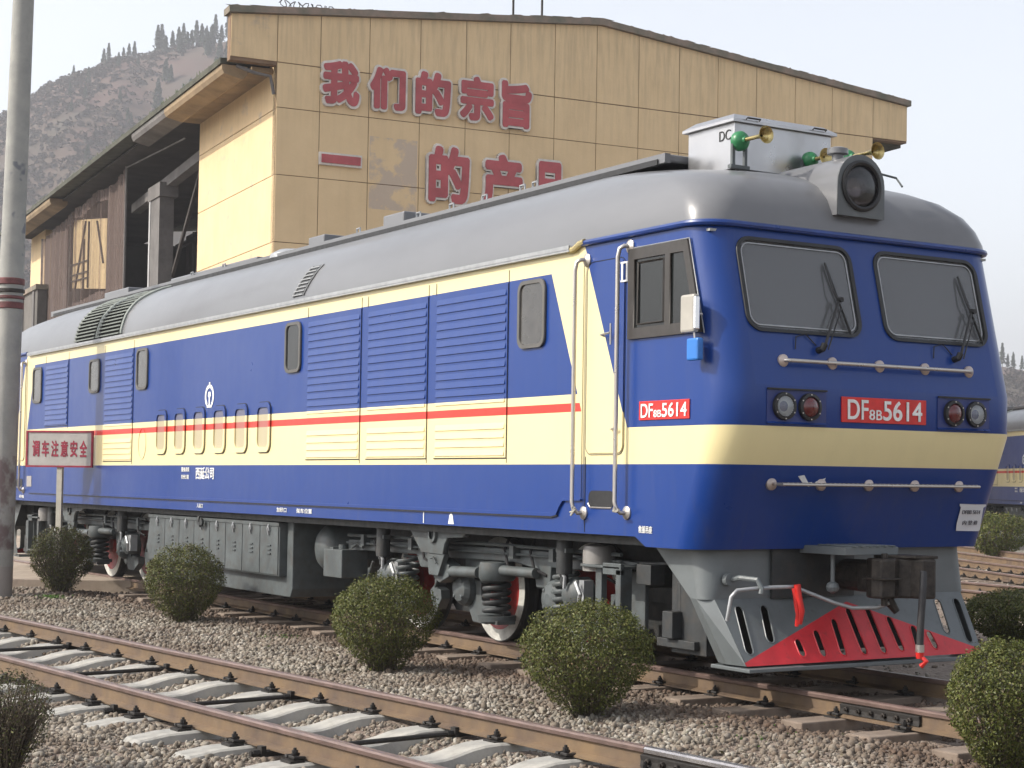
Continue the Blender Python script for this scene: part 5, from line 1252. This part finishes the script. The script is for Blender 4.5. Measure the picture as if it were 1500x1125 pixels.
nr = len(rs); Fc = [(i*nr+j, (i+1)*nr+j, (i+1)*nr+j+1, i*nr+j+1) for i in range(len(us)-1) for j in range(nr-1)]
hill = np_mesh('hills', np.array(V), np.array(Fc), 'hill', True); hill['kind'] = 'structure'
from mathutils.bvhtree import BVHTree
bvh = BVHTree.FromPolygons([Vector(v) for v in V], Fc)
def hill_z(x, y):
    h = bvh.ray_cast(Vector((x, y, 500)), Vector((0, 0, -1))); return h[0].z if h[0] else 0
MT['conif'] = island_mat("conifer_needles", [(.018, .030, .016), (.03, .045, .02), (.045, .06, .03)], .8, None, .1)
MT['scrubleaf'] = island_mat("scrub_leaf", [(.05, .042, .03), (.06, .046, .034), (.07, .05, .038), (.052, .05, .034)], .9, None, .1)
def conifer_proto(h, r, n):
    t = empty('conifer_tree', (0, 0, 0)); zz = h*(.12+.88*rng.uniform(0, 1, n)**.8); k = (1-zz/h)**.75
    a = rng.uniform(0, 6.283, n); wob = 1+.3*np.sin(zz*2.3+a*2); rr = r*k*wob*rng.uniform(.25, 1, n)**.5
    P = np.stack([rr*np.cos(a), rr*np.sin(a), zz], 1); N_ = np.stack([np.cos(a), np.sin(a), np.full(n, .2)], 1)
    v, f = leaves_np(P, .62, N_); np_mesh('crown', v, f, 'conif', False, t)
    B().cyl((0, 0, -2), (0, 0, h*.8), .2, .06, 6).build('trunk', 'twig', t); return t
protos = [conifer_proto(10, 2.0, 420), conifer_proto(13, 2.3, 520), conifer_proto(8, 1.4, 300)]
TR = [(95, 8.5, 2, 'small lone conifer on the left slope of the hill', -6)]+[(u, 1.0, k, None, dr) for u, k, dr in
      [(139, 0, 0), (146, 1, -14), (168, 2, 0), (176, 0, 0), (184, 0, 0), (190, 2, -20), (218, 1, -5), (224, 1, 0), (230, 0, -12), (240, 2, 0), (249, 1, -4), (256, 1, 0), (262, 0, -10), (268, 2, 0), (275, 1, 0), (283, 1, 0), (290, 0, -8), (297, 2, 0), (303, 1, 0), (312, 2, 0), (322, 0, 0), (329, 1, 0), (336, 1, 0), (345, 0, 0)]]
TR += [(u, 1.0, int(rng.integers(0, 3)), None, dr) for u, dr in zip(rng.uniform(215, 345, 46), rng.uniform(-130, -12, 46))]
TR += [(u, 1.0, int(rng.integers(0, 3)), None, dr) for u, dr in zip(rng.uniform(60, 215, 16), rng.uniform(-170, -20, 16))]
TR += [(u, 1.0, k, None, -3) for u, k in ((1468, 1), (1476, 2), (1484, 0), (1497, 1), (1506, 0))]
first = set()
for u, sc, k, lb, dr in TR:
    a = hdir(u); d_ = (600+dr)/max(math.cos(a-2.5379191), .3); x, y = cxy[0]+math.cos(a)*d_, cxy[1]+math.sin(a)*d_
    o = protos[k] if k not in first else copy_tree(protos[k]); first.add(k)
    o.location = (x, y, hill_z(x, y)-.3); s = rng.uniform(.8, 1.2)*(.72 if 215 < u < 330 else .52); o.scale = (s, s, s*rng.uniform(.9, 1.15)); o.rotation_euler.z = rng.uniform(0, 6)
    o['category'] = 'tree'
    if lb: o['label'] = lb; continue
    o['group'] = 'conifers on the hill' if u < 1000 else 'trees on the low ridge at the right'
    o['label'] = ('dark conifer on the ridge line of the hill' if dr > -21 else 'dark conifer standing on the hill slope below the ridge') if u < 1000 else 'hazy tree on the low ridge at the right edge'
# scrub covering the slopes, one uncountable mass
Ps = []
for i in range(5200):
    u = rng.uniform(-120, 420) if i < 4700 else rng.uniform(1440, 1560); dr = rng.uniform(-260, 5); a = hdir(u); d_ = (600+dr)/max(math.cos(a-2.5379191), .3); x, y = cxy[0]+math.cos(a)*d_, cxy[1]+math.sin(a)*d_
    if math.sin(x*.05)+math.sin(y*.043+x*.02) < -.35+rng.uniform(-.5, .5): continue
    z = hill_z(x, y); r_ = rng.uniform(.6, 2.2)
    q_ = rng.normal(size=(22, 3)); q_ /= np.linalg.norm(q_, axis=1)[:, None]; q_[:, 2] = np.abs(q_[:, 2]); Ps.append(np.array([x, y, z-.2])+q_*r_)
Ps = np.concatenate(Ps); v, f = leaves_np(Ps, .7, np.tile([0, 0, .5], (len(Ps), 1)).astype(float)); o = np_mesh('hillside_scrub', v, f, 'scrubleaf'); tag(o, 'brown and green scrub covering the hillside', 'scrub', None, 'stuff')

# ================================================================= HAZE
mh = bpy.data.materials.new("thin_haze"); mh.use_nodes = True; nt = mh.node_tree; nt.nodes.clear()
out = nt.nodes.new("ShaderNodeOutputMaterial"); pv = nt.nodes.new("ShaderNodeVolumePrincipled"); pv.inputs["Density"].default_value = HAZE
pv.inputs["Color"].default_value = (.93, .94, 1, 1); pv.inputs["Anisotropy"].default_value = .2
nt.links.new(pv.outputs[0], out.inputs["Volume"])
if HAZE > 0:
    o = B().box(-1900, 1900, -1900, 1900, GZ-2.4, 200).build('haze', mh); tag(o, 'thin pale haze in the air over the yard and hills', 'haze', None, 'stuff')
